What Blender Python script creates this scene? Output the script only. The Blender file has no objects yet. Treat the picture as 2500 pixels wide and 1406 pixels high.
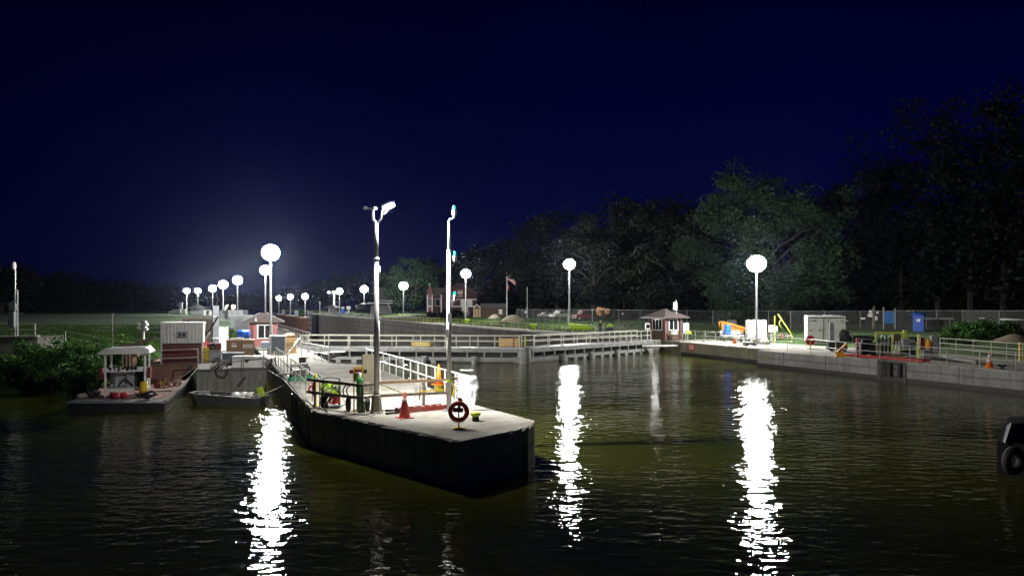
import bpy, math, random
import numpy as np
from mathutils import Vector, Matrix
R = math.radians
random.seed(7)
rng = np.random.default_rng(7)
sc = bpy.context.scene
COL = sc.collection

# ------------------------------------------------------------------ camera, sky, exposure
CX, CYH, F, CZ = 1250.0, 748.0, 1850.0, 3.7      # image centre, horizon row, focal length (px of the 2500 px photo), eye height above the lock wall
cam = bpy.data.cameras.new('camera')
cam_o = bpy.data.objects.new('camera', cam); COL.objects.link(cam_o)
cam_o.location = (0, 0, CZ); cam_o.rotation_euler = (R(90), 0, 0)
cam.sensor_width = 36; cam.lens = F / 2500 * 36; cam.shift_y = (CYH - 703) / 2500
cam.clip_start = 0.1; cam.clip_end = 4000
sc.camera = cam_o
w = bpy.data.worlds.new('World'); sc.world = w; w.use_nodes = True
nt = w.node_tree; nt.nodes.clear()
wo = nt.nodes.new('ShaderNodeOutputWorld'); bg = nt.nodes.new('ShaderNodeBackground')
tc = nt.nodes.new('ShaderNodeTexCoord'); sp = nt.nodes.new('ShaderNodeSeparateXYZ'); rp = nt.nodes.new('ShaderNodeValToRGB')
nt.links.new(tc.outputs['Generated'], sp.inputs[0]); nt.links.new(sp.outputs['Z'], rp.inputs[0])
rp.color_ramp.elements[0].position = 0.0; rp.color_ramp.elements[0].color = (.0012, .0026, .030, 1)
rp.color_ramp.elements[1].position = 0.42; rp.color_ramp.elements[1].color = (.0002, .0002, .011, 1)
e = rp.color_ramp.elements.new(0.12); e.color = (.0004, .0010, .028, 1)
e = rp.color_ramp.elements.new(0.25); e.color = (.0003, .0004, .022, 1)
# the sky is a little darker towards the left and slightly uneven
mr = nt.nodes.new('ShaderNodeMapRange'); nt.links.new(sp.outputs['X'], mr.inputs[0])
for k_, v_ in zip((1, 2, 3, 4), (-.62, .05, .5, 1.0)): mr.inputs[k_].default_value = v_
sn = nt.nodes.new('ShaderNodeTexNoise'); sn.inputs['Scale'].default_value = 3.0; sn.inputs['Detail'].default_value = 3; nt.links.new(tc.outputs['Generated'], sn.inputs['Vector'])
ms = nt.nodes.new('ShaderNodeMath'); ms.operation = 'MULTIPLY_ADD'; nt.links.new(sn.outputs[0], ms.inputs[0]); ms.inputs[1].default_value = .7; ms.inputs[2].default_value = .65
mm = nt.nodes.new('ShaderNodeMath'); mm.operation = 'MULTIPLY'; nt.links.new(mr.outputs[0], mm.inputs[0]); nt.links.new(ms.outputs[0], mm.inputs[1])
nt.links.new(rp.outputs[0], bg.inputs[0]); nt.links.new(mm.outputs[0], bg.inputs[1])
nt.links.new(bg.outputs[0], wo.inputs[0])
sc.view_settings.view_transform = 'Standard'; sc.view_settings.look = 'None'
sc.view_settings.exposure = 0.0; sc.view_settings.gamma = 1.0
cy = sc.cycles
cy.use_denoising = True
try: cy.denoiser = 'OPENIMAGEDENOISE'
except Exception: pass
cy.max_bounces = 5; cy.diffuse_bounces = 2; cy.glossy_bounces = 3; cy.transmission_bounces = 3
cy.volume_bounces = 0; cy.transparent_max_bounces = 12
cy.caustics_reflective = False; cy.caustics_refractive = False
cy.sample_clamp_indirect = 4.0
cy.use_light_tree = True

# ------------------------------------------------------------------ helpers
def at(px, Y, z=0.0): return Vector(((px - CX) / F * Y, Y, z))
def gp(px, py, z=0.0): return at(px, (CZ - z) * F / (py - CYH), z)
def zy(py, Y): return CZ - (py - CYH) / F * Y
US, UC = .365, .931
YAW = math.atan2(US, UC)                            # the lock axis: local +Y runs up the lock, +X to its right wall
def lk(s, t, z=0.0): return Vector((-US * s + UC * t, UC * s + US * t, z))

class MB:
    def __init__(s): s.v = []; s.f = []; s.m = []; s.mi = 0
    def add(s, vs, fs):
        b = len(s.v); s.v += [tuple(v) for v in vs]
        for f in fs: s.f.append([b + i for i in f]); s.m.append(s.mi)
        return s
    def box(s, c, d, rz=0, rx=0, ry=0, taper=1.0):
        x, y, z = d[0] / 2, d[1] / 2, d[2] / 2; q = taper
        vs = [(-x, -y, -z), (x, -y, -z), (x, y, -z), (-x, y, -z), (-x * q, -y * q, z), (x * q, -y * q, z), (x * q, y * q, z), (-x * q, y * q, z)]
        if rz or rx or ry:
            m = Matrix.Rotation(rz, 3, 'Z') @ Matrix.Rotation(ry, 3, 'Y') @ Matrix.Rotation(rx, 3, 'X'); vs = [m @ Vector(v) for v in vs]
        c = Vector(c)
        return s.add([Vector(v) + c for v in vs], [(0, 3, 2, 1), (4, 5, 6, 7), (0, 1, 5, 4), (1, 2, 6, 5), (2, 3, 7, 6), (3, 0, 4, 7)])
    def beam(s, a, b, wd, ht):
        a, b = Vector(a), Vector(b); d = b - a; L = d.length; d.normalize()
        side = d.cross(Vector((0, 0, 1)))
        if side.length < 1e-4: side = Vector((1, 0, 0))
        side.normalize(); up = side.cross(d)
        vs = [p + side * (i * wd / 2) + up * (j * ht / 2) for p in (a, b) for i, j in ((-1, -1), (1, -1), (1, 1), (-1, 1))]
        return s.add(vs, [(0, 1, 2, 3), (7, 6, 5, 4), (0, 4, 5, 1), (1, 5, 6, 2), (2, 6, 7, 3), (3, 7, 4, 0)])
    def cyl(s, a, b, r0, r1=None, n=8, caps=True):
        r1 = r0 if r1 is None else r1
        a, b = Vector(a), Vector(b); d = (b - a).normalized()
        x = d.orthogonal().normalized(); y = d.cross(x)
        vs = []
        for p, r in ((a, r0), (b, r1)):
            for k in range(n):
                g = 2 * math.pi * k / n; vs.append(p + x * (r * math.cos(g)) + y * (r * math.sin(g)))
        fs = [(k, (k + 1) % n, n + (k + 1) % n, n + k) for k in range(n)]
        if caps: fs += [tuple(range(n - 1, -1, -1)), tuple(range(n, 2 * n))]
        return s.add(vs, fs)
    def tube(s, pts, r, n=6):
        pts = [Vector(p) for p in pts]
        rings = []; x = None
        for i, p in enumerate(pts):
            d = (pts[min(i + 1, len(pts) - 1)] - pts[max(i - 1, 0)]).normalized()
            if x is None: x = d.orthogonal().normalized()
            else:
                x = x - d * x.dot(d); x = x.normalized() if x.length > 1e-6 else d.orthogonal().normalized()
            y = d.cross(x)
            rr = r[i] if isinstance(r, (list, tuple)) else r
            rings.append([p + x * (rr * math.cos(2 * math.pi * k / n)) + y * (rr * math.sin(2 * math.pi * k / n)) for k in range(n)])
        vs = [v for q in rings for v in q]
        fs = [(i * n + k, i * n + (k + 1) % n, (i + 1) * n + (k + 1) % n, (i + 1) * n + k) for i in range(len(pts) - 1) for k in range(n)]
        fs += [tuple(range(n - 1, -1, -1)), tuple(range((len(pts) - 1) * n, len(pts) * n))]
        return s.add(vs, fs)
    def lathe(s, prof, c=(0, 0, 0), n=16, axis='Z'):
        vs = []
        for r, z in prof:
            for k in range(n):
                g = 2 * math.pi * k / n; p = (r * math.cos(g), r * math.sin(g), z)
                if axis == 'Y': p = (p[0], p[2], p[1])
                if axis == 'X': p = (p[2], p[0], p[1])
                vs.append((p[0] + c[0], p[1] + c[1], p[2] + c[2]))
        m = len(prof)
        fs = [(i * n + k, i * n + (k + 1) % n, (i + 1) * n + (k + 1) % n, (i + 1) * n + k) for i in range(m - 1) for k in range(n)]
        if prof[0][0] > 1e-4: fs.append(tuple(range(n - 1, -1, -1)))
        if prof[-1][0] > 1e-4: fs.append(tuple(range((m - 1) * n, m * n)))
        return s.add(vs, fs)
    def ball(s, c, r, n=12, m=8, sq=(1, 1, 1)):
        vs = []; fs = []
        for i in range(m + 1):
            a = math.pi * i / m
            for k in range(n):
                g = 2 * math.pi * k / n
                vs.append((c[0] + r * sq[0] * math.sin(a) * math.cos(g), c[1] + r * sq[1] * math.sin(a) * math.sin(g), c[2] + r * sq[2] * math.cos(a)))
        for i in range(m):
            for k in range(n): fs.append((i * n + k, (i + 1) * n + k, (i + 1) * n + (k + 1) % n, i * n + (k + 1) % n))
        return s.add(vs, fs)
    def torus(s, c, Rr, r, axis='Z', n=20, m=8):
        vs = []; fs = []
        for i in range(n):
            a = 2 * math.pi * i / n
            for k in range(m):
                b = 2 * math.pi * k / m; q = Rr + r * math.cos(b); p = (q * math.cos(a), q * math.sin(a), r * math.sin(b))
                if axis == 'Y': p = (p[0], p[2], p[1])
                if axis == 'X': p = (p[2], p[0], p[1])
                vs.append((p[0] + c[0], p[1] + c[1], p[2] + c[2]))
        for i in range(n):
            for k in range(m): fs.append((i * m + k, ((i + 1) % n) * m + k, ((i + 1) % n) * m + (k + 1) % m, i * m + (k + 1) % m))
        return s.add(vs, fs)
    def prism(s, poly, z0, z1):
        n = len(poly); vs = [(p[0], p[1], z0) for p in poly] + [(p[0], p[1], z1) for p in poly]
        return s.add(vs, [tuple(range(n - 1, -1, -1)), tuple(range(n, 2 * n))] + [(k, (k + 1) % n, n + (k + 1) % n, n + k) for k in range(n)])
    def plate(s, prof, y0, y1):                     # outline in x,z given a thickness along y
        n = len(prof); vs = [(p[0], y0, p[1]) for p in prof] + [(p[0], y1, p[1]) for p in prof]
        return s.add(vs, [tuple(range(n)), tuple(range(2 * n - 1, n - 1, -1))] + [(k, n + k, n + (k + 1) % n, (k + 1) % n) for k in range(n)])
    def build(s, name, mat, parent=None, smooth=False):
        me = bpy.data.meshes.new(name)
        me.from_pydata(s.v, [], s.f)
        for m_ in (mat if isinstance(mat, (list, tuple)) else [mat]): me.materials.append(m_)
        if any(s.m): me.polygons.foreach_set('material_index', s.m)
        if smooth: me.polygons.foreach_set('use_smooth', [True] * len(me.polygons))
        me.update()
        o = bpy.data.objects.new(name, me); COL.objects.link(o)
        if parent is not None: o.parent = parent
        return o

def tag(o, label, cat, group=None):
    o['label'] = label; o['category'] = cat
    if group: o['group'] = group
    return o
def thing(name, label, cat, loc=(0, 0, 0), rz=0.0, group=None):
    o = bpy.data.objects.new(name, None); COL.objects.link(o); o.empty_display_size = .2
    o.location = loc; o.rotation_euler = (0, 0, rz)
    return tag(o, label, cat, group)
def struct(o): o['kind'] = 'structure'; return o
def copy_tree(o, loc=None, rz=None, label=None):
    c = o.copy(); COL.objects.link(c)
    def kids(a, b):
        for ch in list(a.children):
            d = ch.copy(); COL.objects.link(d); d.parent = b; kids(ch, d)
    kids(o, c)
    if loc is not None: c.location = loc
    if rz is not None: c.rotation_euler = (0, 0, rz)
    if label: c['label'] = label
    return c
def hexc(h):
    h = h.lstrip('#'); v = [int(h[i:i + 2], 16) / 255 for i in (0, 2, 4)]
    return tuple(x / 12.92 if x <= .04045 else ((x + .055) / 1.055) ** 2.4 for x in v)

# ------------------------------------------------------------------ materials
def base_mat(name):
    m = bpy.data.materials.new(name); m.use_nodes = True
    t = m.node_tree; return m, t, t.nodes['Principled BSDF']
def noise(t, scale, detail=4, vec=None, rough=.55):
    n = t.nodes.new('ShaderNodeTexNoise'); n.inputs['Scale'].default_value = scale; n.inputs['Detail'].default_value = detail; n.inputs['Roughness'].default_value = rough
    if vec is not None: t.links.new(vec, n.inputs['Vector'])
    return n.outputs[0]
def ramp(t, src, stops):
    r = t.nodes.new('ShaderNodeValToRGB'); t.links.new(src, r.inputs[0]); cr = r.color_ramp
    for i, (p, c) in enumerate(stops):
        el = cr.elements[i] if i < 2 else cr.elements.new(p)
        el.position = p; el.color = (*c[:3], 1)
    return r.outputs[0]
def mixc(t, fac, a, b, mode='MIX'):
    n = t.nodes.new('ShaderNodeMix'); n.data_type = 'RGBA'; n.blend_type = mode
    for k, v in ((0, fac), (6, a), (7, b)):
        if hasattr(v, 'is_output'): t.links.new(v, n.inputs[k])
        else: n.inputs[k].default_value = v if k == 0 else (*v[:3], 1)
    return n.outputs[2]
def coords(t, sx=1, sy=1, sz=1, rot=0):
    c = t.nodes.new('ShaderNodeTexCoord'); mp = t.nodes.new('ShaderNodeMapping')
    mp.inputs['Scale'].default_value = (sx, sy, sz); mp.inputs['Rotation'].default_value = (0, 0, rot)
    t.links.new(c.outputs['Object'], mp.inputs[0]); return mp.outputs[0]
def bump(t, src, strength, dist, b):
    n = t.nodes.new('ShaderNodeBump'); n.inputs['Strength'].default_value = strength; n.inputs['Distance'].default_value = dist
    t.links.new(src, n.inputs['Height']); t.links.new(n.outputs[0], b.inputs['Normal'])
def M(name, c, rough=.6, metal=0.0, var=.25, scale=4.0, bmp=0.0, spec=.5, dirt=None, dirt_amt=.35, dscale=1.7):
    m, t, b = base_mat(name); v = coords(t)
    lo = tuple(x * (1 - var) for x in c); hi = tuple(min(1, x * (1 + var)) for x in c)
    col = ramp(t, noise(t, scale, 5, v), [(.3, lo), (.7, hi)])
    if dirt:
        f = ramp(t, noise(t, dscale, 6, v, .65), [(.46, (0, 0, 0)), (.66, (dirt_amt,) * 3)])
        col = mixc(t, f, col, dirt)
    t.links.new(col, b.inputs['Base Color'])
    b.inputs['Roughness'].default_value = rough; b.inputs['Metallic'].default_value = metal; b.inputs['Specular IOR Level'].default_value = spec
    if bmp: bump(t, noise(t, scale * 6, 4, v), .5, bmp, b)
    return m
def EM(name, c, s):
    m, t, b = base_mat(name)
    b.inputs['Base Color'].default_value = (*c, 1); b.inputs['Emission Color'].default_value = (*c, 1); b.inputs['Emission Strength'].default_value = s
    return m
def concrete(name, c, streak=.0, stain=(.05, .045, .03), lifts=0.0, bmp=.01, stain_amt=.75, scale=1.0):
    m, t, b = base_mat(name); v = coords(t)
    col = ramp(t, noise(t, .35 * scale, 5, v), [(.3, tuple(x * .72 for x in c)), (.72, tuple(min(1, x * 1.18) for x in c))])
    fine = ramp(t, noise(t, 7 * scale, 6, v, .7), [(.3, (.72,) * 3), (.7, (1.12,) * 3)])
    col = mixc(t, 1.0, col, fine, 'MULTIPLY')
    f = ramp(t, noise(t, .9 * scale, 8, v, .7), [(.5, (0, 0, 0)), (.68, (stain_amt * .6,) * 3)])
    col = mixc(t, f, col, stain)
    if streak:
        sv = coords(t, 2.2, 2.2, .16)
        f = ramp(t, noise(t, 1.3, 7, sv, .7), [(.44, (0, 0, 0)), (.66, (streak,) * 3)])
        col = mixc(t, f, col, stain)
    if lifts:
        wv = t.nodes.new('ShaderNodeTexWave'); wv.bands_direction = 'Z'; wv.inputs['Scale'].default_value = lifts; wv.inputs['Distortion'].default_value = 1.2; wv.inputs['Detail'].default_value = 3; wv.inputs['Detail Scale'].default_value = .5
        t.links.new(v, wv.inputs['Vector'])
        f = ramp(t, wv.outputs[1], [(.0, (.55,) * 3), (.25, (1,) * 3)])
        col = mixc(t, .8, col, f, 'MULTIPLY')
    t.links.new(col, b.inputs['Base Color']); b.inputs['Roughness'].default_value = .88; b.inputs['Specular IOR Level'].default_value = .25
    bump(t, noise(t, 9 * scale, 6, v, .7), .6, bmp, b)
    return m
def leaf_mat(name, a, b_, scale=.5):
    m, t, b = base_mat(name); v = coords(t)
    n1 = noise(t, scale, 3, v)
    col = ramp(t, n1, [(.3, a), (.7, b_)])
    fine = ramp(t, noise(t, 9, 2, v), [(.3, (.5,) * 3), (.7, (1.4,) * 3)])
    col = mixc(t, 1.0, col, fine, 'MULTIPLY')
    t.links.new(col, b.inputs['Base Color']); b.inputs['Roughness'].default_value = .6; b.inputs['Specular IOR Level'].default_value = .12
    tr = t.nodes.new('ShaderNodeBsdfTranslucent'); t.links.new(col, tr.inputs[0])
    mx = t.nodes.new('ShaderNodeMixShader'); mx.inputs[0].default_value = .25
    out = t.nodes['Material Output']; t.links.new(b.outputs[0], mx.inputs[1]); t.links.new(tr.outputs[0], mx.inputs[2]); t.links.new(mx.outputs[0], out.inputs[0])
    return m

DECK = concrete('deck concrete', (.37, .355, .32), stain=(.13, .11, .075), stain_amt=1.1, streak=.0)
RAILW = M('bright aluminium rail', (.72, .73, .73), .4, .3, .1)
RINGR = M('life ring red', (.62, .05, .03), .5, 0, .25, 6)
WALLC = concrete('old dark pier concrete', (.46, .44, .40), streak=.55, stain=(.12, .11, .10), bmp=.03)
GWALL = concrete('guide wall concrete', (.30, .30, .29), streak=.5, stain=(.09, .09, .085), lifts=.55, bmp=.02)
OWALL = concrete('older tan lock concrete', (.27, .25, .18), streak=.7, stain=(.07, .06, .035), bmp=.02)
CWALL = concrete('chamber concrete', (.20, .19, .17), streak=.7, stain=(.05, .045, .04), lifts=.25, bmp=.02)
SKIRT = M('wet algae band', (.012, .012, .008), .5, var=.5)
MUD = M('chamber mud', (.12, .085, .065), .8, var=.5, scale=.15)
GALV = M('galvanised steel', (.52, .53, .54), .45, .55, .15, 6, dirt=(.28, .26, .23), dirt_amt=.5)
RAILG = M('pale painted rail', (.50, .51, .43), .5, .1, .12, 5, dirt=(.3, .27, .2))
RAILD = M('weathered grey rail', (.25, .24, .2), .6, .2, .2, 5, dirt=(.12, .1, .07))
WOODR = M('weathered timber rail', (.15, .13, .1), .85, 0, .35, 9)
WHITE = M('white paint', (.72, .73, .72), .45, 0, .08, 3, dirt=(.4, .38, .33))
GATEW = M('grey white gate paint', (.23, .24, .235), .6, .1, .15, 1.2, dirt=(.12, .11, .085), dirt_amt=.7)
BLACK = M('black paint', (.012, .012, .013), .5, 0, .4)
DARK = M('dark steel', (.05, .05, .052), .5, .4, .4)
RUBBER = M('black rubber', (.018, .018, .018), .75, 0, .4, 8)
YELLOW = M('safety yellow paint', (.62, .46, .02), .5, 0, .15, 4, dirt=(.3, .2, .05))
YGREEN = M('yellow green rail paint', (.52, .56, .06), .5, 0, .15, 4)
HIVIS = M('lime high visibility fabric', (.50, .80, .03), .7, 0, .2, 9)
ORANGE = M('orange plastic', (.80, .20, .02), .45, 0, .1)
REDC = M('faded red plastic', (.52, .06, .045), .5, 0, .15, 6, dirt=(.55, .3, .25))
CREFL = M('cone reflective band', (.75, .72, .7), .35, 0, .1)
MAROON = M('maroon paint', (.14, .012, .014), .5, 0, .3, 6, dirt=(.1, .04, .03))
RED = M('red paint', (.42, .025, .02), .5, 0, .2, 5)
PINKR = M('bright pink red plastic', (.45, .03, .06), .5, 0, .15)
PINK = M('pink brick wall', (.30, .12, .12), .8, 0, .2, 5, dirt=(.12, .07, .06))
PINKB = M('dull pinkish brick pier', (.17, .085, .08), .8, 0, .2, 5, dirt=(.07, .05, .045))
BROWN = M('brown siding', (.10, .065, .042), .8, 0, .3, 3)
BRICK = M('dark red brick', (.07, .026, .026), .85, 0, .35, 5)
ROOF = M('brown shingle roof', (.10, .08, .078), .9, 0, .4, 8, bmp=.02)
ROOFG = M('grey roof', (.20, .20, .2), .8, 0, .25, 4)
PLY = M('plywood', (.50, .32, .13), .75, 0, .2, 3)
CABB = M('tan brown locker paint', (.24, .13, .05), .5, 0, .15, 3, dirt=(.1, .06, .03))
BLUE = M('blue plastic', (.01, .13, .75), .4, 0, .1)
BLUEP = M('toilet blue plastic', (.008, .055, .30), .45, 0, .15)
BLUES = M('blue panel', (.04, .14, .36), .5, 0, .1)
NAVY = M('dark slate blue paint', (.06, .08, .11), .5, 0, .2)
CABG = M('grey green cabinet', (.33, .40, .38), .45, .1, .1)
GREYB = M('mid grey paint', (.26, .28, .30), .5, .1, .12, 2, dirt=(.14, .12, .1))
GLASS = M('dark window glass', (.012, .014, .018), .08, 0, .2)
GREEN = M('green cylinder paint', (.03, .16, .05), .4, 0, .2)
GREENT = M('green tub plastic', (.01, .14, .085), .5, 0, .15)
HOSE = M('grey hose', (.28, .27, .23), .6)
ROPE = M('manila rope', (.38, .33, .25), .9, 0, .3, 20)
TAN = M('tan canvas', (.32, .22, .13), .9, 0, .3, 4)
MOTORG = M('faded lime hood', (.26, .34, .03), .6, 0, .35, 9)
SILV = M('silver painted pole', (.58, .59, .60), .4, .15, .1, 6, dirt=(.3, .28, .25), dirt_amt=.4)
ALU = M('aluminium hull', (.12, .123, .126), .4, .5, .2, 3, dirt=(.1, .1, .1), dirt_amt=.6)
RUSTD = M('rust red deck', (.24, .10, .07), .8, 0, .4, 1.2, dirt=(.07, .04, .03), dirt_amt=.7)
RUSTB = M('rust brown bulkhead', (.20, .11, .08), .8, 0, .25, 1.5)
SHEETP = M('rusty sheet pile', (.32, .15, .08), .7, .1, .5, .35)
BHULL = concrete('grey barge hull', (.20, .20, .18), streak=.7, stain=(.06, .05, .04))
SKINM = M('skin', (.45, .26, .18), .6)
DENIM = M('dark work trousers', (.03, .035, .05), .85)
JACKET = M('black jacket', (.015, .015, .018), .8)
TEAL = EM('teal signal lens', (.02, .55, .5), 1.2)
BARK = M('tree bark', (.018, .015, .012), .9, 0, .4, 3, bmp=.03)
LEAF = leaf_mat('tree leaves', (.013, .034, .014), (.038, .070, .030), .35)
LEAFD = leaf_mat('dark wood leaves', (.006, .009, .006), (.013, .018, .011), .2)
LEAFF = leaf_mat('far wood leaves', (.008, .009, .010), (.014, .016, .014), .1)
LEAFLIT = leaf_mat('leaves tinted by orange lamplight', (.45, .2, .1), (.75, .45, .28), 1.5)  # orange lamplight on the foliage is put into the leaf colour
LEAFB = leaf_mat('bush leaves', (.035, .10, .03), (.085, .19, .04), .5)
WEED = leaf_mat('weeds', (.06, .11, .02), (.09, .19, .035), .3)
FENCEM = M('dull fence steel', (.20, .205, .2), .6, .3, .2)
GRASS = M('mown grass', (.032, .075, .012), .9, 0, .5, .35, bmp=.05, dirt=(.05, .06, .02), dirt_amt=.6, dscale=.2)
BANKG = M('bank earth and grass', (.030, .095, .014), .95, 0, .5, .3, bmp=.08, dirt=(.035, .05, .016), dirt_amt=.6, dscale=.12)
SAND = M('sand pile', (.32, .30, .22), .95, 0, .2, 2, bmp=.03)

def water_mat():
    m, t, b = base_mat('river water')
    v = coords(t, .85, 1.6, 1, R(8))
    v2 = coords(t, .9, 1.7, 1, R(-13))
    a = noise(t, 1.9, 1, v, .4); c = noise(t, 5.6, 2, v2, .45); d = noise(t, .13, 3, v)
    def mul(x, k):
        n = t.nodes.new('ShaderNodeMath'); n.operation = 'MULTIPLY'; t.links.new(x, n.inputs[0])
        if hasattr(k, 'is_output'): t.links.new(k, n.inputs[1])
        else: n.inputs[1].default_value = k
        return n.outputs[0]
    def addm(x, y):
        n = t.nodes.new('ShaderNodeMath'); t.links.new(x, n.inputs[0]); t.links.new(y, n.inputs[1]); return n.outputs[0]
    patch = ramp(t, d, [(.34, (.45,) * 3), (.66, (1.35,) * 3)])
    h = addm(mul(a, 1.0), mul(c, .27))
    hp = t.nodes.new('ShaderNodeMath'); hp.operation = 'MULTIPLY'; t.links.new(h, hp.inputs[0])
    sep = t.nodes.new('ShaderNodeRGBToBW'); t.links.new(patch, sep.inputs[0]); t.links.new(sep.outputs[0], hp.inputs[1])
    bump(t, hp.outputs[0], 1.0, WAVE, b)
    col = ramp(t, noise(t, .12, 3, v), [(.3, (.026, .031, .004)), (.7, (.048, .052, .006))])
    t.links.new(col, b.inputs['Base Color'])
    b.inputs['Roughness'].default_value = .03; b.inputs['IOR'].default_value = 1.33
    return m
WAVE = .047
WATER = water_mat()
def link_mat():
    m, t, b = base_mat('chain link wire')
    b.inputs['Base Color'].default_value = (.35, .36, .36, 1); b.inputs['Roughness'].default_value = .5; b.inputs['Metallic'].default_value = .4
    tr = t.nodes.new('ShaderNodeBsdfTransparent'); mx = t.nodes.new('ShaderNodeMixShader'); mx.inputs[0].default_value = .07
    t.links.new(tr.outputs[0], mx.inputs[1]); t.links.new(b.outputs[0], mx.inputs[2]); t.links.new(mx.outputs[0], t.nodes['Material Output'].inputs[0])
    return m
LINK = link_mat()
# ------------------------------------------------------------------ large structure: water, walls, ground
WZ = -1.35
S_G, S_M, T0, T1 = 72.0, 63.2, 9.2, 42.7           # gate pivots, mitre point, lock wall faces
T_M = (T0 + T1) / 2

def chunk(name, poly, zt, zb, top, side, chip=.04, step=.45, maxs=60, zmid=.10):
    """solid concrete block with a worn, chipped arris"""
    pts = []
    n = len(poly)
    for i in range(n):
        a, b = Vector(poly[i][:2]), Vector(poly[(i + 1) % n][:2]); L = (b - a).length
        k = min(maxs, max(1, int(L / step)))
        for j in range(k): pts.append(a + (b - a) * (j / k))
    N = len(pts); inn = []
    for i in range(N):
        t = (pts[(i + 1) % N] - pts[i - 1]).normalized(); nin = Vector((-t.y, t.x))
        d = chip * (.35 + random.random() ** 3 * 2.2)
        inn.append(pts[i] + nin * d)
    m = MB(); z1 = [zt - zmid * (.4 + random.random() * .9) for _ in range(N)]
    vs = [(p.x, p.y, zt) for p in inn] + [(p.x, p.y, z) for p, z in zip(pts, z1)] + [(p.x, p.y, zb) for p in pts]
    m.mi = 0; b = 0
    fs = [tuple(range(N))] + [(N + k, N + (k + 1) % N, (k + 1) % N, k) for k in range(N)]
    m.add(vs, fs); m.mi = 1
    for k in range(N): m.f.append([2 * N + k, 2 * N + (k + 1) % N, N + (k + 1) % N, N + k]); m.m.append(1)
    return m.build(name, [top, side])

def sheet(name, poly, z, mat):
    m = MB(); m.add([(p[0], p[1], z) for p in poly], [tuple(range(len(poly)))]); return struct(m.build(name, mat))

# river water: upper pool in front of the closed gates and the river to the left
wp = [lk(-90, -400), lk(-90, 300), lk(44, 300), lk(44, 46), lk(S_G, 46), lk(S_G, T1), lk(S_M + .3, T_M), lk(S_G, T0), lk(S_G, 5), lk(90, 5), lk(90, -400)]
sheet('river_water', wp, WZ, WATER)
sheet('chamber_floor', [lk(60, 0), lk(60, 45), lk(900, 45), lk(900, 0)], -10.6, MUD)

# pier and intermediate lock wall (one continuous concrete mass)
A = gp(760, 1000); B = gp(1125, 1077); C_ = gp(1266, 1049)
D1 = gp(1289, 1043); D2 = gp(1303, 1035); D3 = gp(1306, 1026)
poly = [B, C_, D1, D2, D3, lk(27, 9.15), lk(47.5, 9.15), lk(50.5, 7.2), lk(S_G + 1.5, 7.2), lk(S_G + 1.5, T0), lk(150, T0), lk(520, T0), lk(520, 3.3), lk(150, 3.3), lk(47, 3.4), A]
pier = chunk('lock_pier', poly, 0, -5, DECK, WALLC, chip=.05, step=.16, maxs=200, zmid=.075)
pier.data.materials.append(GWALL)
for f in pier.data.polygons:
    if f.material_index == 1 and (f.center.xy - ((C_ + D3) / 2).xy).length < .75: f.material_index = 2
tag(pier, 'pale topped concrete pier with dark stained sides running up to the lock gates', 'pier')
for k in range(7):
    s_ = 28.6 + k * 1.15
    p = lk(s_, 3.235 + .0035 * k, -.72)
    m = MB(); m.box(p, (.08, .17, .95), rz=YAW); m.build('rubbing_strip', BLACK, pier)

for s_ in (33.5, 40, 46):
    m = MB(); a_, b_ = lk(s_, 3.7), lk(s_, 8.9); m.beam(a_ + Vector((0, 0, .003)), b_ + Vector((0, 0, .003)), .025, .004); m.build('deck_joint', WOODR if False else concrete('joint filler %d' % s_, (.06, .055, .05)), pier)
# right side: newer guide wall, older lock wall, chamber wall, lower guide wall
notch_s = 38.5
gpoly = [lk(-40, 42.8), lk(notch_s - .9, 42.8), lk(notch_s - .9, 43.35), lk(notch_s + .9, 43.35), lk(notch_s + .9, 42.8), lk(52.2, 42.8), lk(52.2, 47.5), lk(-40, 47.5)]
gpoly = [Vector(p) for p in gpoly][::-1]
def ccw(poly):
    a = sum(poly[i].x * poly[(i + 1) % len(poly)].y - poly[(i + 1) % len(poly)].x * poly[i].y for i in range(len(poly)))
    return poly if a > 0 else poly[::-1]
gw = chunk('guide_wall', ccw(gpoly), 0, -6, DECK, GWALL, chip=.03, step=.7, maxs=110)
tag(gw, 'newer pale grey concrete guide wall with horizontal lift lines along the right bank', 'wall')
m = MB()
for a in (-1.06, 1.06): m.box(lk(notch_s + a, 42.77, -.75), (.06, .22, 1.5), rz=YAW)
m.box(lk(notch_s, 43.2, -.1), (.5, 1.8, .12), rz=YAW)
m.build('notch_armour', DARK, gw)
for s_ in (22, 28, 33.5, 44.5, 49.0):
    m = MB(); m.box(lk(s_, 42.797, -.7), (.012, .05, 1.38), rz=YAW); m.build('wall_joint', SKIRT, gw)
m = MB(); m.box(lk(51.2, 42.79, -.55), (.03, 1.1, .5), rz=YAW); m.build('repair_patch', OWALL, gw)
m = MB()
for k in range(2): m.cyl(lk(notch_s - .35 + k * .8, 43.1, -3), lk(notch_s - .35 + k * .8, 43.1, -.2), .17, n=10)
m.build('notch_post', BLACK, gw)
m = MB(); m.beam(lk(-40, 42.795, -1.22), lk(52.2, 42.795, -1.22), .012, .3); m.build('waterline_band', SKIRT, gw)
ow = chunk('lock_wall', ccw([Vector(p) for p in (lk(52.3, 44.4), lk(60, 44.9), lk(67.2, 45.3), lk(69, 46.1), lk(71.8, 46.1), lk(71.8, 53), lk(52.3, 53))]), 0, -6, DECK, OWALL, chip=.04, step=.7)
tag(ow, 'older tan stained lock wall between the grey guide wall and the right gatehouse', 'wall')
m = MB(); m.beam(lk(52.4, 44.4, -1.2), lk(67.2, 45.29, -1.2), .02, .34); m.build('waterline_band', SKIRT, ow)
m = MB(); m.box(lk(68.3, 45.72, -.42), (.12, 2.0, .42), rz=YAW + R(-25)); m.build('strut_recess_shade', BLACK, ow)  # black box on the wall stands in for a shaded recess
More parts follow.
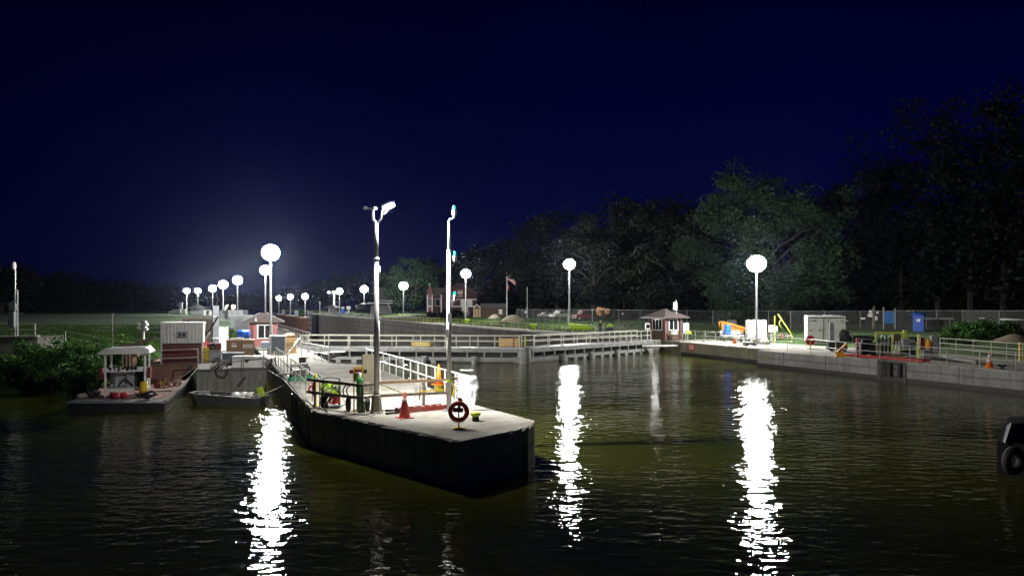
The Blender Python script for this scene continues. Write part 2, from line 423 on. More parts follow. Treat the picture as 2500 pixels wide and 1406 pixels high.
cw = chunk('chamber_wall', ccw([Vector(p) for p in (lk(71.9, T1), lk(353, T1), lk(353, 48), lk(71.9, 48))]), 0, -11, DECK, CWALL, chip=.06, step=1.2)
tag(cw, 'tall right wall of the drained lock chamber topped by a long pale railing', 'wall')
m = MB()
for s_ in (148, 205): m.box(lk(s_, T1 - .06, -4.5), (.12, .5, 9), rz=YAW)
m.build('ladder_recess_shade', BLACK, cw)  # black boxes on the wall face stand in for shaded ladder recesses
lw = chunk('lower_guide_wall', ccw([Vector(p) for p in (lk(353.2, T1), lk(760, T1), lk(760, 48), lk(353.2, 48))]), -1.9, -11, DECK, SHEETP, chip=.06, step=3)
tag(lw, 'far lower guide wall of rust brown sheet piling beyond the chamber', 'wall')
m = MB()
for k in range(70): m.box(lk(356 + k * 3.0, T1 - .12, -6.3), (.24, 1.5, 8.4), rz=YAW)
m.build('sheet_pile_rib', SHEETP, lw)

# right bank ground, left bank ground (height grids)
def land(name, mat, s0, s1, t0, t1, ns, nt_, hf):
    m = MB(); ss = [s0 + (s1 - s0) * (i / ns) ** 1.6 for i in range(ns + 1)]; tt = [t0 + (t1 - t0) * (abs(j / nt_) ** 1.7) for j in range(nt_ + 1)]
    vs = [lk(s, t, hf(s, t)) for s in ss for t in tt]
    k = nt_ + 1
    m.add(vs, [(i * k + j, i * k + j + 1, (i + 1) * k + j + 1, (i + 1) * k + j) for i in range(ns) for j in range(nt_)])
    o = m.build(name, mat, smooth=True); return struct(o)
def sm(x, a, b): x = max(0, min(1, (x - a) / (b - a))); return x * x * (3 - 2 * x)
def hr(s, t):
    h = -.03 + .93 * sm(t, 53.5, 61) + .15 * math.sin(s * .11) * math.sin(t * .17) * sm(t, 54, 62)
    return h if t > 47.6 else -.2
def hr_near(s, t): return hr(s, t)
apron = sheet('concrete_apron', [lk(-40, 47.4), lk(52.3, 47.4), lk(52.3, 53.4), lk(-40, 53.4)], -.004, DECK)
land('right_bank_lawn', GRASS, -60, 900, 47.6, 600, 70, 40, hr)
def shore(t): return 66 - 15.5 * sm(-t, 6.5, 10) + 5 * math.sin(t * .23) * sm(-t, 9, 16) + .18 * max(0, -t - 12)
def hl(s, t):
    k = s - shore(t)
    return -2.3 + 2.2 * sm(k, -3, 7) + .35 * sm(k, 10, 40) + .12 * math.sin(s * .3 + t * .2) * sm(k, 2, 8)
land('left_bank_meadow', BANKG, 40, 900, 3.2, -500, 110, 60, hl)

# ------------------------------------------------------------------ light masts
GLOB = {}
def mast(px, py, d, zb, r, label, power=440.0, pole_r=.11, tint=(1.0, .98, .93), base_h=.5):
    p = at(px, d, zb); zh = zy(py, d)
    t = thing('light_mast', label, 'light mast', p, 0, 'tall light masts along the lock')
    H = zh - zb
    m = MB(); m.cyl((0, 0, 0), (0, 0, base_h), .3, .27, 10); m.build('base', DECK, t)
    m = MB(); m.cyl((0, 0, base_h), (0, 0, H - r * .75), pole_r, pole_r * .62, 8); m.box((0, 0, base_h + .03), (.42, .42, .06)); m.box((.0, -pole_r * .95, 1.6), (.16, .12, .32)); m.build('pole', GALV, t)
    key = round(r, 2)
    if key not in GLOB: GLOB[key] = EM('lamp glare globe %.2f' % r, tint, 3.2 * power / (math.pi * r * r))
    m = MB(); m.ball((0, 0, H), r, 16, 10, (1, 1, .9)); m.build('globe', GLOB[key], t, True)  # globe drawn larger than the lamp head to include its glare
    m = MB(); m.cyl((0, 0, H - r * 1.0), (0, 0, H - r * .74), pole_r * 1.2, r * .42, 10); m.build('globe_collar', GALV, t)
    m = MB(); m.lathe([(r * .3, H + r * .855), (r * .22, H + r * .95), (.02, H + r * .99)], n=10); m.build('cap', GALV, t)
    return t
mast(661, 617, 58.6, 0, .66, 'nearest left mast with the biggest glare enlarged globe rising before the pink gatehouse', 480, .115)
mast(648, 660, 141, 0, .95, 'mast half hidden behind the nearest left mast and the pink gatehouse roof', 560, .17)
mast(580, 684, 194, 0, 1.2, 'left wall mast standing next to the orange work lamp', 560, .17)
mast(545, 695, 214, 0, 1.25, 'left wall mast whose pole foot shows above the small white tank', 520, .17)
mast(519, 704, 282, 0, 1.35, 'left wall mast behind the tall grey steel spud', 520, .2)
mast(483, 710, 326, .3, 1.2, 'far left mast rising in front of the tiny grey hut', 420, .22)
mast(456, 710, 330, .4, 1.2, 'farthest left mast at the edge of the dark meadow', 420, .22)
mast(1847, 644, 75, 0, .9, 'tall mast on the right bank in front of the big lit tree', 560, .125)
mast(1390, 645, 131, .3, 1.0, 'mast behind the long railing with parked pickup beyond it', 400, .18)
mast(1137, 668, 167, .2, 1.05, 'mast standing in front of the dark brick house', 420, .18)
mast(985, 698, 268, .2, 1.5, 'mast left of the brick house above two yellow bollards', 620, .22)
mast(889, 706, 328, .2, 1.6, 'mast beside the dark storage tank, left of the tall camera pole', 560, .24)
mast(829, 711, 391, .2, 1.6, 'mast beside the tiny far hut with the blue drum', 520, .24)
mast(745, 724, 396, -1.9, 1.6, 'nearest of the three small masts on the lower guide wall', 640, .26)
mast(709, 725, 475, -1.9, 1.7, 'middle of the three small masts on the lower guide wall', 520, .28)
mast(681, 728, 560, -1.9, 1.8, 'farthest of the three small masts on the lower guide wall', 480, .3)

# camera and floodlight pole at the pier nose
p = gp(919, 1008); d = p.y
t = thing('floodlight_pole', 'tall silver pole on the pier nose with cameras and one tilted floodlight', 'light pole', p, R(12))
m = MB(); m.lathe([(.23, 0), (.23, .04), (.205, .05), (.155, .62), (.1, .64), (.1, .7)], n=6); m.build('base', RAILD, t)
H = zy(545, d)
m = MB(); m.cyl((0, 0, .62), (0, 0, H - 1.3), .088, .082, 12); m.cyl((0, 0, H - 1.3), (0, 0, H), .075, .06, 12); m.box((.1, -.03, H - 1.75), (.07, .1, .5)); m.cyl((0, 0, H - 1.32), (0, 0, H - 1.2), .1, .1, 12)
m.tube([(.095, -.02, .9), (.1, -.03, 2.2), (.095, -.02, 3.2)], .012); m.build('pole', SILV, t, True)
m = MB(); m.tube([(0, 0, H - .02), (-.06, 0, H + .06), (-.12, 0, H + .12), (-.13, 0, H + .46)], .042, 8); m.tube([(0, 0, H - .02), (.08, 0, H + .06), (.16, 0, H + .16), (.19, .02, H + .42), (.27, .04, H + .55)], .036, 8); m.tube([(.16, .02, H + .3), (.3, .03, H + .34), (.4, .04, H + .5)], .018); m.build('fork', GALV, t, True)
for a, yy in ((-.27, -.12), (.06, -.1)):
    m = MB(); m.box((-.13 + a * .4, 0, H + .5), (.2, .06, .05)); m.cyl((-.13 + a, yy, H + .5), (-.13 + a + .05, yy + .22, H + .53), .062, .055, 10); m.ball((-.13 + a, yy, H + .5), .06, 10, 6); m.build('camera', WHITE, t)
LAMPC = EM('floodlight lens', (1, .97, .9), 20000)
fl = bpy.data.objects.new('floodlight_head', None); COL.objects.link(fl); fl.parent = t; fl.location = (.40, .05, H + .62); fl.rotation_euler = (0, R(-20), R(-34))
m = MB(); m.plate([(-.21, .0), (.21, .0), (.17, .10), (-.15, .10)], -.12, .13); m.build('housing', GALV, fl)
m = MB(); m.ball((0, .0, -.005), .2, 14, 8, (1.0, .58, .3)); m.build('refractor', EM('floodlight refractor', (1, .98, .93), 1800), fl, True)
q = Matrix.Rotation(R(-20), 3, 'X')
m = MB(); m.box((0, .15, .03), (.40, .03, .24), rx=R(-20)); m.build('lens_shield', GALV, fl)
c = Vector((0, .15, .03)); m = MB(); m.add([c + q @ Vector(v) for v in ((-.18, .018, -.1), (.18, .018, -.1), (.18, .018, .1), (-.18, .018, .1))], [(0, 1, 2, 3)]); m.build('lens', LAMPC, fl)

# navigation signal mast
p = gp(1096, 1002); d = p.y
t = thing('signal_mast', 'slim white signal mast with three teal lamps near the pier nose', 'signal mast', p, 0)
H1 = zy(612, d); H2 = zy(536, d)
m = MB(); m.cyl((0, 0, 0), (0, 0, H1), .092, .075, 12); m.cyl((0, 0, H1 - .03), (0, 0, H1 + .02), .088, .088, 12); m.cyl((0, 0, H1), (0, 0, H2 - .15), .048, .045, 10)
m.tube([(0, 0, H2 - .15), (.0, 0, H2 - .05), (.04, 0, H2), (.1, 0, H2 + .02), (.16, 0, H2 + .05), (.185, 0, H2 + .12)], .04, 8); m.build('pole', WHITE, t, True)
m = MB(); m.box((0, 0, .02), (.36, .36, .04)); m.box((.02, -.12, 3.3), (.12, .09, .3)); m.box((-.06, -.1, 2.75), (.09, .08, .28)); m.build('junction_box', GREYB, t)
for z, off in ((H2 + .12, .185), (zy(640, d), .2), (zy(737, d), .2)):
    m = MB(); m.lathe([(.03, -.02), (.07, .04), (.075, .2), (.06, .24)], (off, 0, z), 12); m.tube([(.07, 0, z - .12), (off * .8, 0, z - .1), (off, 0, z)], .02)
    o = m.build('signal_lamp', WHITE, t)
    m = MB(); m.lathe([(.05, .24), (.058, .27), (.055, .33), (.03, .38), (.0, .385)], (off, 0, z), 12); m.build('lens', TEAL, o, True)

# small orange work lamp and white curved shape far up the left wall
p = at(572, 208, 0)
t = thing('work_lamp', 'small orange glowing work lamp on a box far up the left wall', 'lamp', p)
m = MB(); m.box((0, 0, 1.35), (6.2, 4, 2.7)); m.build('cabinet', GREYB, t)
m = MB(); m.ball((.3, -1.5, 3.6), .55, 10, 6); m.build('globe', EM('orange lamp globe', (1, .5, .25), 25), t, True)
m = MB(); m.cyl((.3, -1.5, 2.7), (.3, -1.5, 3.2), .1); m.build('stem', GALV, t)
p = at(554, 205, 0)
t = thing('white_curved_shape', 'white curved shape on a dark post left of the orange lamp', 'lamp', p)  # unclear white shape, drawn as a hood on a post
m = MB(); m.cyl((0, 0, 0), (0, 0, 2.8), .3, .25, 8); m.build('post', DARK, t)
m = MB(); m.tube([(-.5, 0, 2.5), (-.45, 0, 3.1), (-.1, 0, 3.7), (.35, 0, 4.1)], [.3, .42, .38, .15], 8); m.build('hood', WHITE, t, True)
# twin arm pole by the far hut
p = at(816, 400, 0)
t = thing('light_pole', 'short far pole with a flat white lamp arm beside the far hut', 'light pole', p)
m = MB(); m.cyl((0, 0, 0), (0, 0, 10.4), .5, .3, 8); m.build('pole', GALV, t)
m = MB(); m.box((.8, 0, 10.9), (3.4, 1, 1.1), ry=R(8)); m.build('lamp_head', EM('far lamp', (.95, .95, 1), 6), t)
p = at(803, 420, 0)
t = thing('light_pole', 'thin dark far pole carrying one small violet white lamp', 'light pole', p)
m = MB(); m.cyl((0, 0, 0), (0, 0, 11.2), .12, .1, 6); m.build('pole', DARK, t)
m = MB(); m.ball((0, 0, 11.5), .75, 10, 6, (1.2, 1, .8)); m.build('lamp_head', EM('violet lamp', (.85, .8, 1), 9), t)

# ------------------------------------------------------------------ railings
def railing(name, label, pts, h=1.05, sp_=1.9, rails=(1.0, .52), mat=None, pmat=None, r=.024, cat='railing', group='railings on the lock walls', pr=None, base=None):
    pts = [Vector(p) for p in pts]; o = pts[0].copy()
    t = thing(name, label, cat, o, 0, group); mat = mat or RAILG; pmat = pmat or mat
    for k, f in enumerate(rails):
        m = MB()
        for a, b in zip(pts[:-1], pts[1:]): m.cyl(a - o + Vector((0, 0, h * f)), b - o + Vector((0, 0, h * f)), r, n=6)
        m.build('top_rail' if k == 0 else 'middle_rail', mat, t)
    for i, (a, b) in enumerate(zip(pts[:-1], pts[1:])):
        n = max(1, round((b - a).length / sp_))
        for k in range(n + (1 if i == len(pts) - 2 else 0)):
            q = a + (b - a) * (k / n) - o
            m = MB(); m.cyl(q, q + Vector((0, 0, h)), pr or r, n=6)
            if base: m.box(q + Vector((0, 0, .015)), (base, base, .03))
            m.build('post', pmat, t)
    return t
railing('pipe_railing', 'galvanised two rail railing down the right edge of the pier', [lk(27.5, 8.95), lk(38, 8.95), lk(47.2, 8.8)], sp_=1.55, mat=RAILW, r=.034)
railing('pipe_railing', 'short pale railing around the gate pit beside the black bucket', [gp(803, 886), gp(736, 870)], sp_=1.9, mat=RAILW, r=.032)
railing('pipe_railing', 'weathered pipe railing down the left edge of the pier', [lk(28.2, 3.55), lk(40, 3.6), lk(51, 3.65)], sp_=2.3, mat=RAILG, pmat=RAILD, r=.026)
railing('pipe_railing', 'pale railing on the left wall running away beyond the pink gatehouse', [lk(79, 8.9), lk(112, 8.9), lk(150, 8.9)], sp_=3, mat=WHITE, r=.03)
railing('pipe_railing', 'pale railing crossing the far left wall under the mast feet', [lk(150, 3.8), lk(230, 3.8)], sp_=5, mat=GALV, r=.05)
railing('pipe_railing', 'long yellow green railing along the top of the right chamber wall', [lk(85, 44.6), lk(140, 44.6), lk(215, 44.6)], sp_=3.2, mat=YGREEN, r=.035, h=1.15)
railing('pipe_railing', 'far pale railing along the chamber wall beside the storage tank', [lk(218, 44.6), lk(352, 44.6)], sp_=5, mat=RAILG, r=.05, h=1.25)
railing('pipe_railing', 'dark lower railing on the edge of the tan lock wall', [lk(71.0, 46.5), lk(67, 45.7), lk(60, 45.2), lk(53.0, 44.8)], sp_=3.3, mat=RAILD, r=.025)
railing('pipe_railing', 'pale railing set back behind the dark one on the tan lock wall', [lk(71.2, 48.6), lk(62, 48.4), lk(54, 48.2)], sp_=2.0, mat=RAILG, r=.03)
railing('pipe_railing', 'railing with yellow posts in front of the white box trailer', [lk(54.0, 45.3), lk(48.0, 44.6), lk(44.2, 43.5)], sp_=2.9, mat=RAILG, pmat=YGREEN, r=.032, base=.18)
railing('pipe_railing', 'grey railing along the guide wall edge above the red steel ladder', [lk(44.0, 43.3), lk(39.9, 43.2), lk(37.4, 43.2)], sp_=2.0, mat=GALV, r=.026)
railing('pipe_railing', 'grey railing along the guide wall edge beside the orange cone', [lk(36.9, 43.2), lk(28, 43.2), lk(20, 43.2)], sp_=2.2, mat=RAILG, r=.027)
railing('pipe_railing', 'olive three bar railing at the back of the right deck below the bushes', [at(2296, 60, 0), at(2420, 54, 0), at(2540, 49, 0)], sp_=1.9, mat=RAILG, rails=(1.0, .68, .36), r=.026, h=1.2)
# timber barrier across the pier nose
t = thing('timber_barrier', 'grey timber barrier with two rails closing off the pier nose left of the pole', 'barrier', gp(768, 997))
o = t.location.copy(); q = gp(884, 1008) - o
for z0, z1 in ((1.0, .95), (.55, .52)):
    m = MB(); m.beam(Vector((-.35, .25, z0 + .03)), q + Vector((.0, 0, z1)), .04, .1); m.beam(q + Vector((.0, 0, z1)), gp(915, 1003) - o + Vector((0, 0, z1)), .04, .09); m.build('rail', WOODR, t)
for k, v in enumerate((Vector((0, 0, 0)), q)):
    m = MB(); m.box(v + Vector((0, .05, .5)), (.07, .07, 1.0)); m.build('post', WOODR, t)
m = MB(); m.plate([(-.18, 0), (.1, 0), (.06, .42), (.0, .42)], -.03, .03); o2 = m.build('gusset', RAILD, t); o2.location = q + Vector((0, .1, 0))
t = thing('timber_barrier', 'pale timber barrier between the pole and the signal mast with a coiled hose', 'barrier', gp(926, 1000))
o = t.location.copy(); q = gp(1092, 996) - o; q2 = gp(1118, 990) - o
for z0, z1 in ((.97, 1.02), (.50, .55)):
    m = MB(); m.beam(Vector((0, 0, z0)), q + Vector((.0, .12, z1)), .04, .1)
    if z0 > .8: m.beam(q + Vector((.0, .12, z1)), q2 + Vector((.0, .12, z1)), .04, .1)
    m.build('rail', WOODR if z0 < .8 else TAN, t)
v = gp(1034, 995) - o
m = MB(); m.box(v + Vector((0, .08, .5)), (.1, .08, 1.05)); m.build('post', WOODR, t)

# ------------------------------------------------------------------ mitre gates
def gate(label, side):
    a = lk(S_G, T0 - 1.6) if side < 0 else lk(S_G, T1 + 1.6)
    b = lk(S_M, T_M)
    if side < 0: a = lk(S_G + .9, T0 - 1.7)
    else: a = lk(S_G + .6, T1 + 1.6)
    a.z = 0; dv = b - a; L = dv.length
    t = thing('lock_gate', label, 'lock gate', a, math.atan2(dv.y, dv.x), 'pair of mitre gates closing the lock')
    sgn = 1 if side > 0 else -1                     # which local y faces the camera
    fy = .9 * sgn
    m = MB(); m.box((L / 2, 0, -.04), (L, 1.9, .1)); m.build('walkway', GALV, t)
    m = MB(); m.box((L / 2, fy, -.22), (L, .16, .34))
    for k in range(int(L / 1.6)): m.box((.6 + k * 1.6, fy + .085 * sgn, -.22), (.05, .02, .34))
    m.build('top_girder', GATEW, t)
    m = MB(); m.box((L / 2, fy - .5 * sgn, -.75), (L - .4, .06, .7)); m.build('opening_shade_plate', BLACK, t)  # black sheet puts the shade behind the girder openings into colour
    for k in range(int(L / 1.55) + 1):
        m = MB(); m.box((.3 + k * 1.55, fy, -.63), (.12, .14, .5)); m.build('stiffener', GATEW, t)
    m = MB(); m.box((L / 2, fy, -1.0), (L, .2, .26)); m.box((L / 2, fy - .3 * sgn, -.89), (L, .4, .02)); m.build('lower_girder', GATEW, t)
    # skin below the lower girder: full plate at the mitre end, spaced teeth elsewhere
    full = .30 if side < 0 else .20
    m = MB(); m.box((L * (1 - full / 2), fy + .03 * sgn, -1.9), (L * full, .16, 1.48)); m.build('skin_plate', GATEW, t)
    n0 = L * (1 - full); x = 1.2
    m = MB(); m.box((.6, fy + .03 * sgn, -1.9), (1.2, .16, 1.48)); m.build('skin_plate', GATEW, t)
    while x < n0 - 1.3:
        x += 1.05; m = MB(); m.box((x + .2, fy + .04 * sgn, -1.8), (.46, .2, 1.36)); m.build('skin_tooth', GATEW, t); x += .42
    m = MB(); m.box((L * (1 - full / 2), fy + .115 * sgn, -1.32), (L * full, .012, .16)); m.build('algae_band', SKIRT, t)
    m = MB(); m.box((L / 2, fy - .10 * sgn, -1.92), (L, .04, 1.5)); m.build('notch_shade_plate', BLACK, t)  # black sheet stands in for the shade inside the waterline notches
    for k in range(3):
        m = MB(); m.box((L * (.35 + .22 * k), fy + .2 * sgn, -1.0), (.5, .3, .5)); m.cyl((L * (.35 + .22 * k), fy + .25 * sgn, -1.4), (L * (.35 + .22 * k), fy + .25 * sgn, -.9), .28, .2, 8); m.build('buffer', GATEW, t)
    for yy in (.88, -.88):
        for k, z in enumerate((1.05, .56)):
            m = MB(); m.cyl((.3, yy, z), (L - .3, yy, z), .038, n=6); m.build('top_rail' if k == 0 else 'middle_rail', RAILG, t)
        n = int(L / (1.9 if yy > 0 else 2.25))
        for k in range(n + 1):
            m = MB(); x = .3 + (L - .6) * k / n; m.cyl((x, yy, 0), (x, yy, 1.05), .042, n=6); m.build('rail_post', RAILG, t)
    if side < 0:
        m = MB(); m.cyl((L + .1, fy + .25, -2.2), (L + .1, fy + .25, -.06), .62, n=12); m.box((L - .4, fy - .12, -1.05), (.9, .2, .5)); m.box((L + .7, fy - .05, -1.05), (.6, .2, .4)); m.build('mitre_post', GATEW, t)
    # operating strut
    if side > 0:
        m = MB(); e0 = Vector((2.6, fy + .3 * sgn, -.55)); e1 = t.matrix_basis.inverted() @ lk(68.0, 45.9, -.45); m.cyl(e0, e1, .11, n=10); m.build('strut_arm', WHITE, t)
        m = MB(); m.beam((2.0, fy + .25 * sgn, -.6), (1.0, fy + .3 * sgn, -1.6), .14, .14); m.build('brace', DARK, t)
    else:
        m = MB(); m.beam((1.2, fy + .9 * sgn, -.5), (4.6, fy + .2 * sgn, -.4), .12, .12); m.build('strut_arm', WHITE, t)
        m = MB(); m.beam((2.6, fy + .25 * sgn, -1.0), (4.2, fy + .3 * sgn, -.5), .14, .14); m.build('brace', DARK, t)
    return t
gate('left mitre gate leaf with grey white girders and railings over black gaps at the waterline', -1)
gate('right mitre gate leaf sloping up to the right gatehouse with a long white strut arm', 1)
# lower gates standing open in their recess
p = lk(352, T1 - 2.2)
t = thing('lower_gate', 'dark open lower gate leaf with grey ribs against the far chamber wall', 'lock gate', p, YAW)
m = MB(); m.box((0, -4.0, -5.2), (1.6, 12, 10.6)); m.build('leaf', DARK, t)
for k in range(4):
    m = MB(); m.box((-.86, -4.2, -1.2 - k * 2.3), (.12, 9.5, 1.2)); m.build('rib', GREYB, t)
m = MB(); m.box((0, -4, .5), (1.6, 12, .1)); m.box((-.8, -4, 1.0), (.08, 12, .08)); m.build('walkway', GALV, t)

# ------------------------------------------------------------------ chain link fence
fp = [(1262, 168, .85), (1385, 134, .92), (1510, 129, .9), (1740, 115, .85), (1930, 98, .9), (2100, 95, .9), (2230, 90, 1.0), (2350, 83, 1.05), (2440, 80, 1.05), (2560, 77, 1.05)]
fpts = [at(a, b, c) for a, b, c in fp]
t = thing('chain_link_fence', 'grey chain link fence on posts running along the dark trees', 'fence', fpts[0])
o = fpts[0]; FH = 2.2
m = MB(); mr = MB()
for a, b in zip(fpts[:-1], fpts[1:]):
    n = max(1, round((b - a).length / 4.2))
    for k in range(n):
        q = a + (b - a) * (k / n) - o
        pm = MB(); pm.cyl(q - Vector((0, 0, .3)), q + Vector((0, 0, FH + .05)), .055, n=6)
        pm.build('post', FENCEM, t)
    a_, b_ = a - o, b - o
    m.add([a_, b_, b_ + Vector((0, 0, FH)), a_ + Vector((0, 0, FH))], [(0, 1, 2, 3)])
    mr.cyl(a_ + Vector((0, 0, FH)), b_ + Vector((0, 0, FH)), .03, n=6)
m.build('wire_mesh', LINK, t); mr.build('top_rail', FENCEM, t)
def fence_sign(px, py, d, wd, ht, label, mat=WHITE, n=1):
    p = at(px, d, zy(py, d)); m = MB(); m.box((0, 0, 0), (wd, .03, ht)); o = m.build('fence_sign', mat); o.location = p
    tag(o, label, 'sign'); return o
fence_sign(2107, 777.5, 94.4, .55, .25, 'wide blank white sign on the fence left of the timber pole')
fence_sign(2359 + 38, 777.5, 81.5, .62, .22, 'long pale sign on the fence above the bushes')
fence_sign(1520, 766, 128.5, .35, .25, 'tiny white sign on the fence post left of the right gatehouse')
# ------------------------------------------------------------------ pier objects
def cone(p, label, h=.72, mat=REDC, bands=((.55, .68), (.75, .84)), base=True, group='traffic cones', basemat=None):
    t = thing('traffic_cone', label, 'traffic cone', p, random.random(), group)
    r = lambda f: .135 * h / .72 * (1 - f) + .025
    m = MB(); m.lathe([(r(0), .03), (r(1), h), (.0, h)], n=16); m.build('body', mat, t, True)
    for a, b in bands:
        m = MB(); m.lathe([(r(a) + .004, .03 + (h - .03) * a), (r(b) + .004, .03 + (h - .03) * b)], n=16); m.build('reflective_band', CREFL, t, True)
    if base:
        m = MB(); m.box((0, 0, .016), (.38 * h / .72, .38 * h / .72, .032)); m.build('base', basemat or mat, t)
    return t
cone(gp(988, 1020), 'faded red traffic cone standing beside the red ladder on the pier', .88, REDC, ((.62, .74),))
# orange cone on a yellow block
p = gp(1071, 960)
t = thing('bollard', 'short yellow block under the orange cone by the signal mast', 'bollard', p)
m = MB(); m.lathe([(.17, 0), (.16, .3), (.2, .34), (.2, .38), (0, .38)], n=14); m.build('drum', YELLOW, t, True)
m = MB(); m.box((.1, -.1, .012), (.6, .3, .024)); m.build('base_plate', YGREEN, t)
cone(p + Vector((0, 0, .38)), 'bright orange cone raised on a yellow block by the signal mast', .86, ORANGE, ())
# life ring on stand
p = gp(1120, 1046)
t = thing('life_ring_stand', 'dark red life ring on a post with a yellow round foot at the pier corner', 'life ring', p, R(-4))
m = MB(); m.lathe([(.21, 0), (.21, .025), (.04, .05), (0, .05)], n=20); m.build('foot', YELLOW, t)
m = MB(); m.cyl((0, 0, .04), (0, 0, .82), .02, n=8); m.box((-.02, .05, .56), (.30, .12, .13)); m.tube([(0, .04, .6), (.02, .05, .82), (.02, .06, .9)], .045, 8); m.build('post', MAROON, t)
m = MB(); m.cyl((.03, .12, .78), (.03, .12, .93), .065, .06, 10); m.build('beacon', RED, t)
m = MB(); m.torus((0, -.03, .52), .255, .072, 'Y', 28, 10); m.build('ring', RINGR, t, True)
m = MB()
for k in range(4):
    a = R(45 + 90 * k); m.torus((.255 * math.cos(a), -.03, .52 + .255 * math.sin(a)), .076, .006, 'Z', 12, 4)
m.build('band', CREFL, t)
m = MB(); m.tube([(.3 * math.cos(a) * (1 + .03 * math.sin(a * 9)), -.07, .52 + .34 * math.sin(a)) for a in [R(200 + 14 * k) for k in range(13)]], .008); m.build('rope', ROPE, t)
# yellow mooring bollard
p = gp(1161, 1027)
t = thing('mooring_bollard', 'small mooring bollard with bright yellow cap near the pier corner', 'bollard', p)
m = MB(); m.lathe([(.12, 0), (.11, .16)], n=14); m.build('stem', DARK, t, True)
m = MB(); m.lathe([(.11, .14), (.17, .2), (.18, .25), (.15, .28), (0, .285)], n=14); m.build('cap', YGREEN, t, True)
# red step ladder lying
a = gp(962, 1012); b = gp(1088, 1000)
t = thing('step_ladder', 'red fibreglass ladder lying on the pier behind the red cone', 'ladder', a, math.atan2((b - a).y, (b - a).x))
L = (b - a).length
m = MB()
for y in (-.05, .30): m.box((L / 2 + .1, y, .11), (L - .2, .03, .17))
m.build('side_rail', REDC, t)
m = MB()
for k in range(6): m.box((.3 + k * (L - .5) / 5, .13, .16), (.07, .34, .03))
m.build('rung', GALV, t)
m = MB()
for z in (.05, .14): m.box((.0, .12, z), (.5, .1, .06))
m.build('foot', BLACK, t)
# hanging hose on the barrier
p = gp(1026, 993)
t = thing('coiled_hose', 'pale hose coiled over the pale timber barrier', 'hose', p)
for x, L2 in ((-.09, .78), (-.04, .6), (.06, .7), (.12, .52)):
    m = MB(); m.tube([(x - .05, 0, 1.0), (x - .1, -.05, .75), (x - .05, -.06, 1.0 - L2), (x + .05, -.06, 1.0 - L2 + .02), (x + .09, -.05, .7), (x + .05, 0, 1.04), (x, .06, 1.05)], .016); m.build('loop', HOSE, t, True)
# hazard tape
a = gp(926, 1000); z1 = .92
m = MB(); v = at(919, a.y - .1, zy(934, a.y - .1)); e1 = at(988, gp(988, 1020).y, .80)
m.beam(v, e1, .005, .03); o = m.build('barrier_tape', HIVIS); tag(o, 'thin lime tape stretched from the tall pole down to the red cone', 'tape')
m = MB(); m.beam(at(1022, 27.4, zy(956, 27.4)), at(1090, 26.6, zy(950, 26.6)), .006, .045); o = m.build('barrier_tape', YELLOW); tag(o, 'yellow tape along the lower rail up to the signal mast', 'tape')
t = thing('barrier_tape', 'yellow and black tape knotted round the signal mast', 'tape', gp(1096, 1002))
m = MB(); m.lathe([(.10, 1.02), (.105, 1.1)], n=12); m.build('wrap', HIVIS, t)
m = MB(); m.tube([(.1, -.06, 1.06), (.2, -.05, .8), (.16, -.08, .55), (.2, -.02, .4)], [.03, .05, .04, .015]); m.build('tail', YELLOW, t)
# upright concrete / timber slab beside the pole
p = gp(903, 962)
t = thing('weathered_slab', 'tall weathered tan slab standing upright behind the camera pole', 'slab', p, R(25))
m = MB(); m.box((0, 0, .84), (.66, .16, 1.68)); m.build('slab', concrete('shade darkened slab', (.10, .09, .06), streak=.4, stain=(.07, .065, .05), scale=2.5), t)  # colour darkened for the shade on the side away from the light
m = MB(); m.box((.42, .05, .66), (.1, .12, 1.5)); m.build('edge_post', HOSE, t)
# welding cart with green cylinder
p = gp(876, 1003)
t = thing('cylinder_cart', 'yellow cylinder cart carrying a green gas bottle beside the tall slab', 'cylinder cart', p, R(10))
m = MB()
for x in (-.17, .13): m.box((x, .05, .78), (.045, .04, 1.5))
m.box((-.02, .05, 1.52), (.34, .04, .07)); m.box((-.02, .05, 1.2), (.34, .03, .3)); m.box((-.02, -.05, .03), (.36, .36, .03)); m.build('frame', YELLOW, t)
m = MB(); m.box((-.02, .03, 1.42), (.26, .05, .1)); m.box((-.26, .0, 1.4), (.13, .12, .13)); m.build('tool_tray', MAROON, t)
m = MB(); m.box((.22, .0, 1.4), (.12, .1, .13)); m.build('regulator', BLACK, t)
m = MB(); m.lathe([(.115, .05), (.12, .08), (.12, 1.08), (.09, 1.2), (.05, 1.24)], (.04, -.12, 0), 14); m.build('gas_cylinder', GREEN, t, True)
m = MB(); m.lathe([(.06, 1.22), (.07, 1.25), (.05, 1.36), (0, 1.37)], (.04, -.12, 0), 10); m.build('cylinder_cap', WHITE, t)
for x in (-.36, .3):
    m = MB(); m.torus((x, .02, .26), .17, .09, 'X', 22, 8); m.cyl((x - .05, .02, .26), (x + .05, .02, .26), .1, n=10); m.build('wheel', RUBBER, t, True)
for k, (x, r_) in enumerate(((-.28, .26), (-.2, .22), (.26, .18))):
    m = MB(); m.torus((x, -.1 + .02 * k, .72 + .1 * (k == 2)), r_, .022, 'Y', 24, 6); m.build('hose', BLACK if k < 2 else HOSE, t, True)
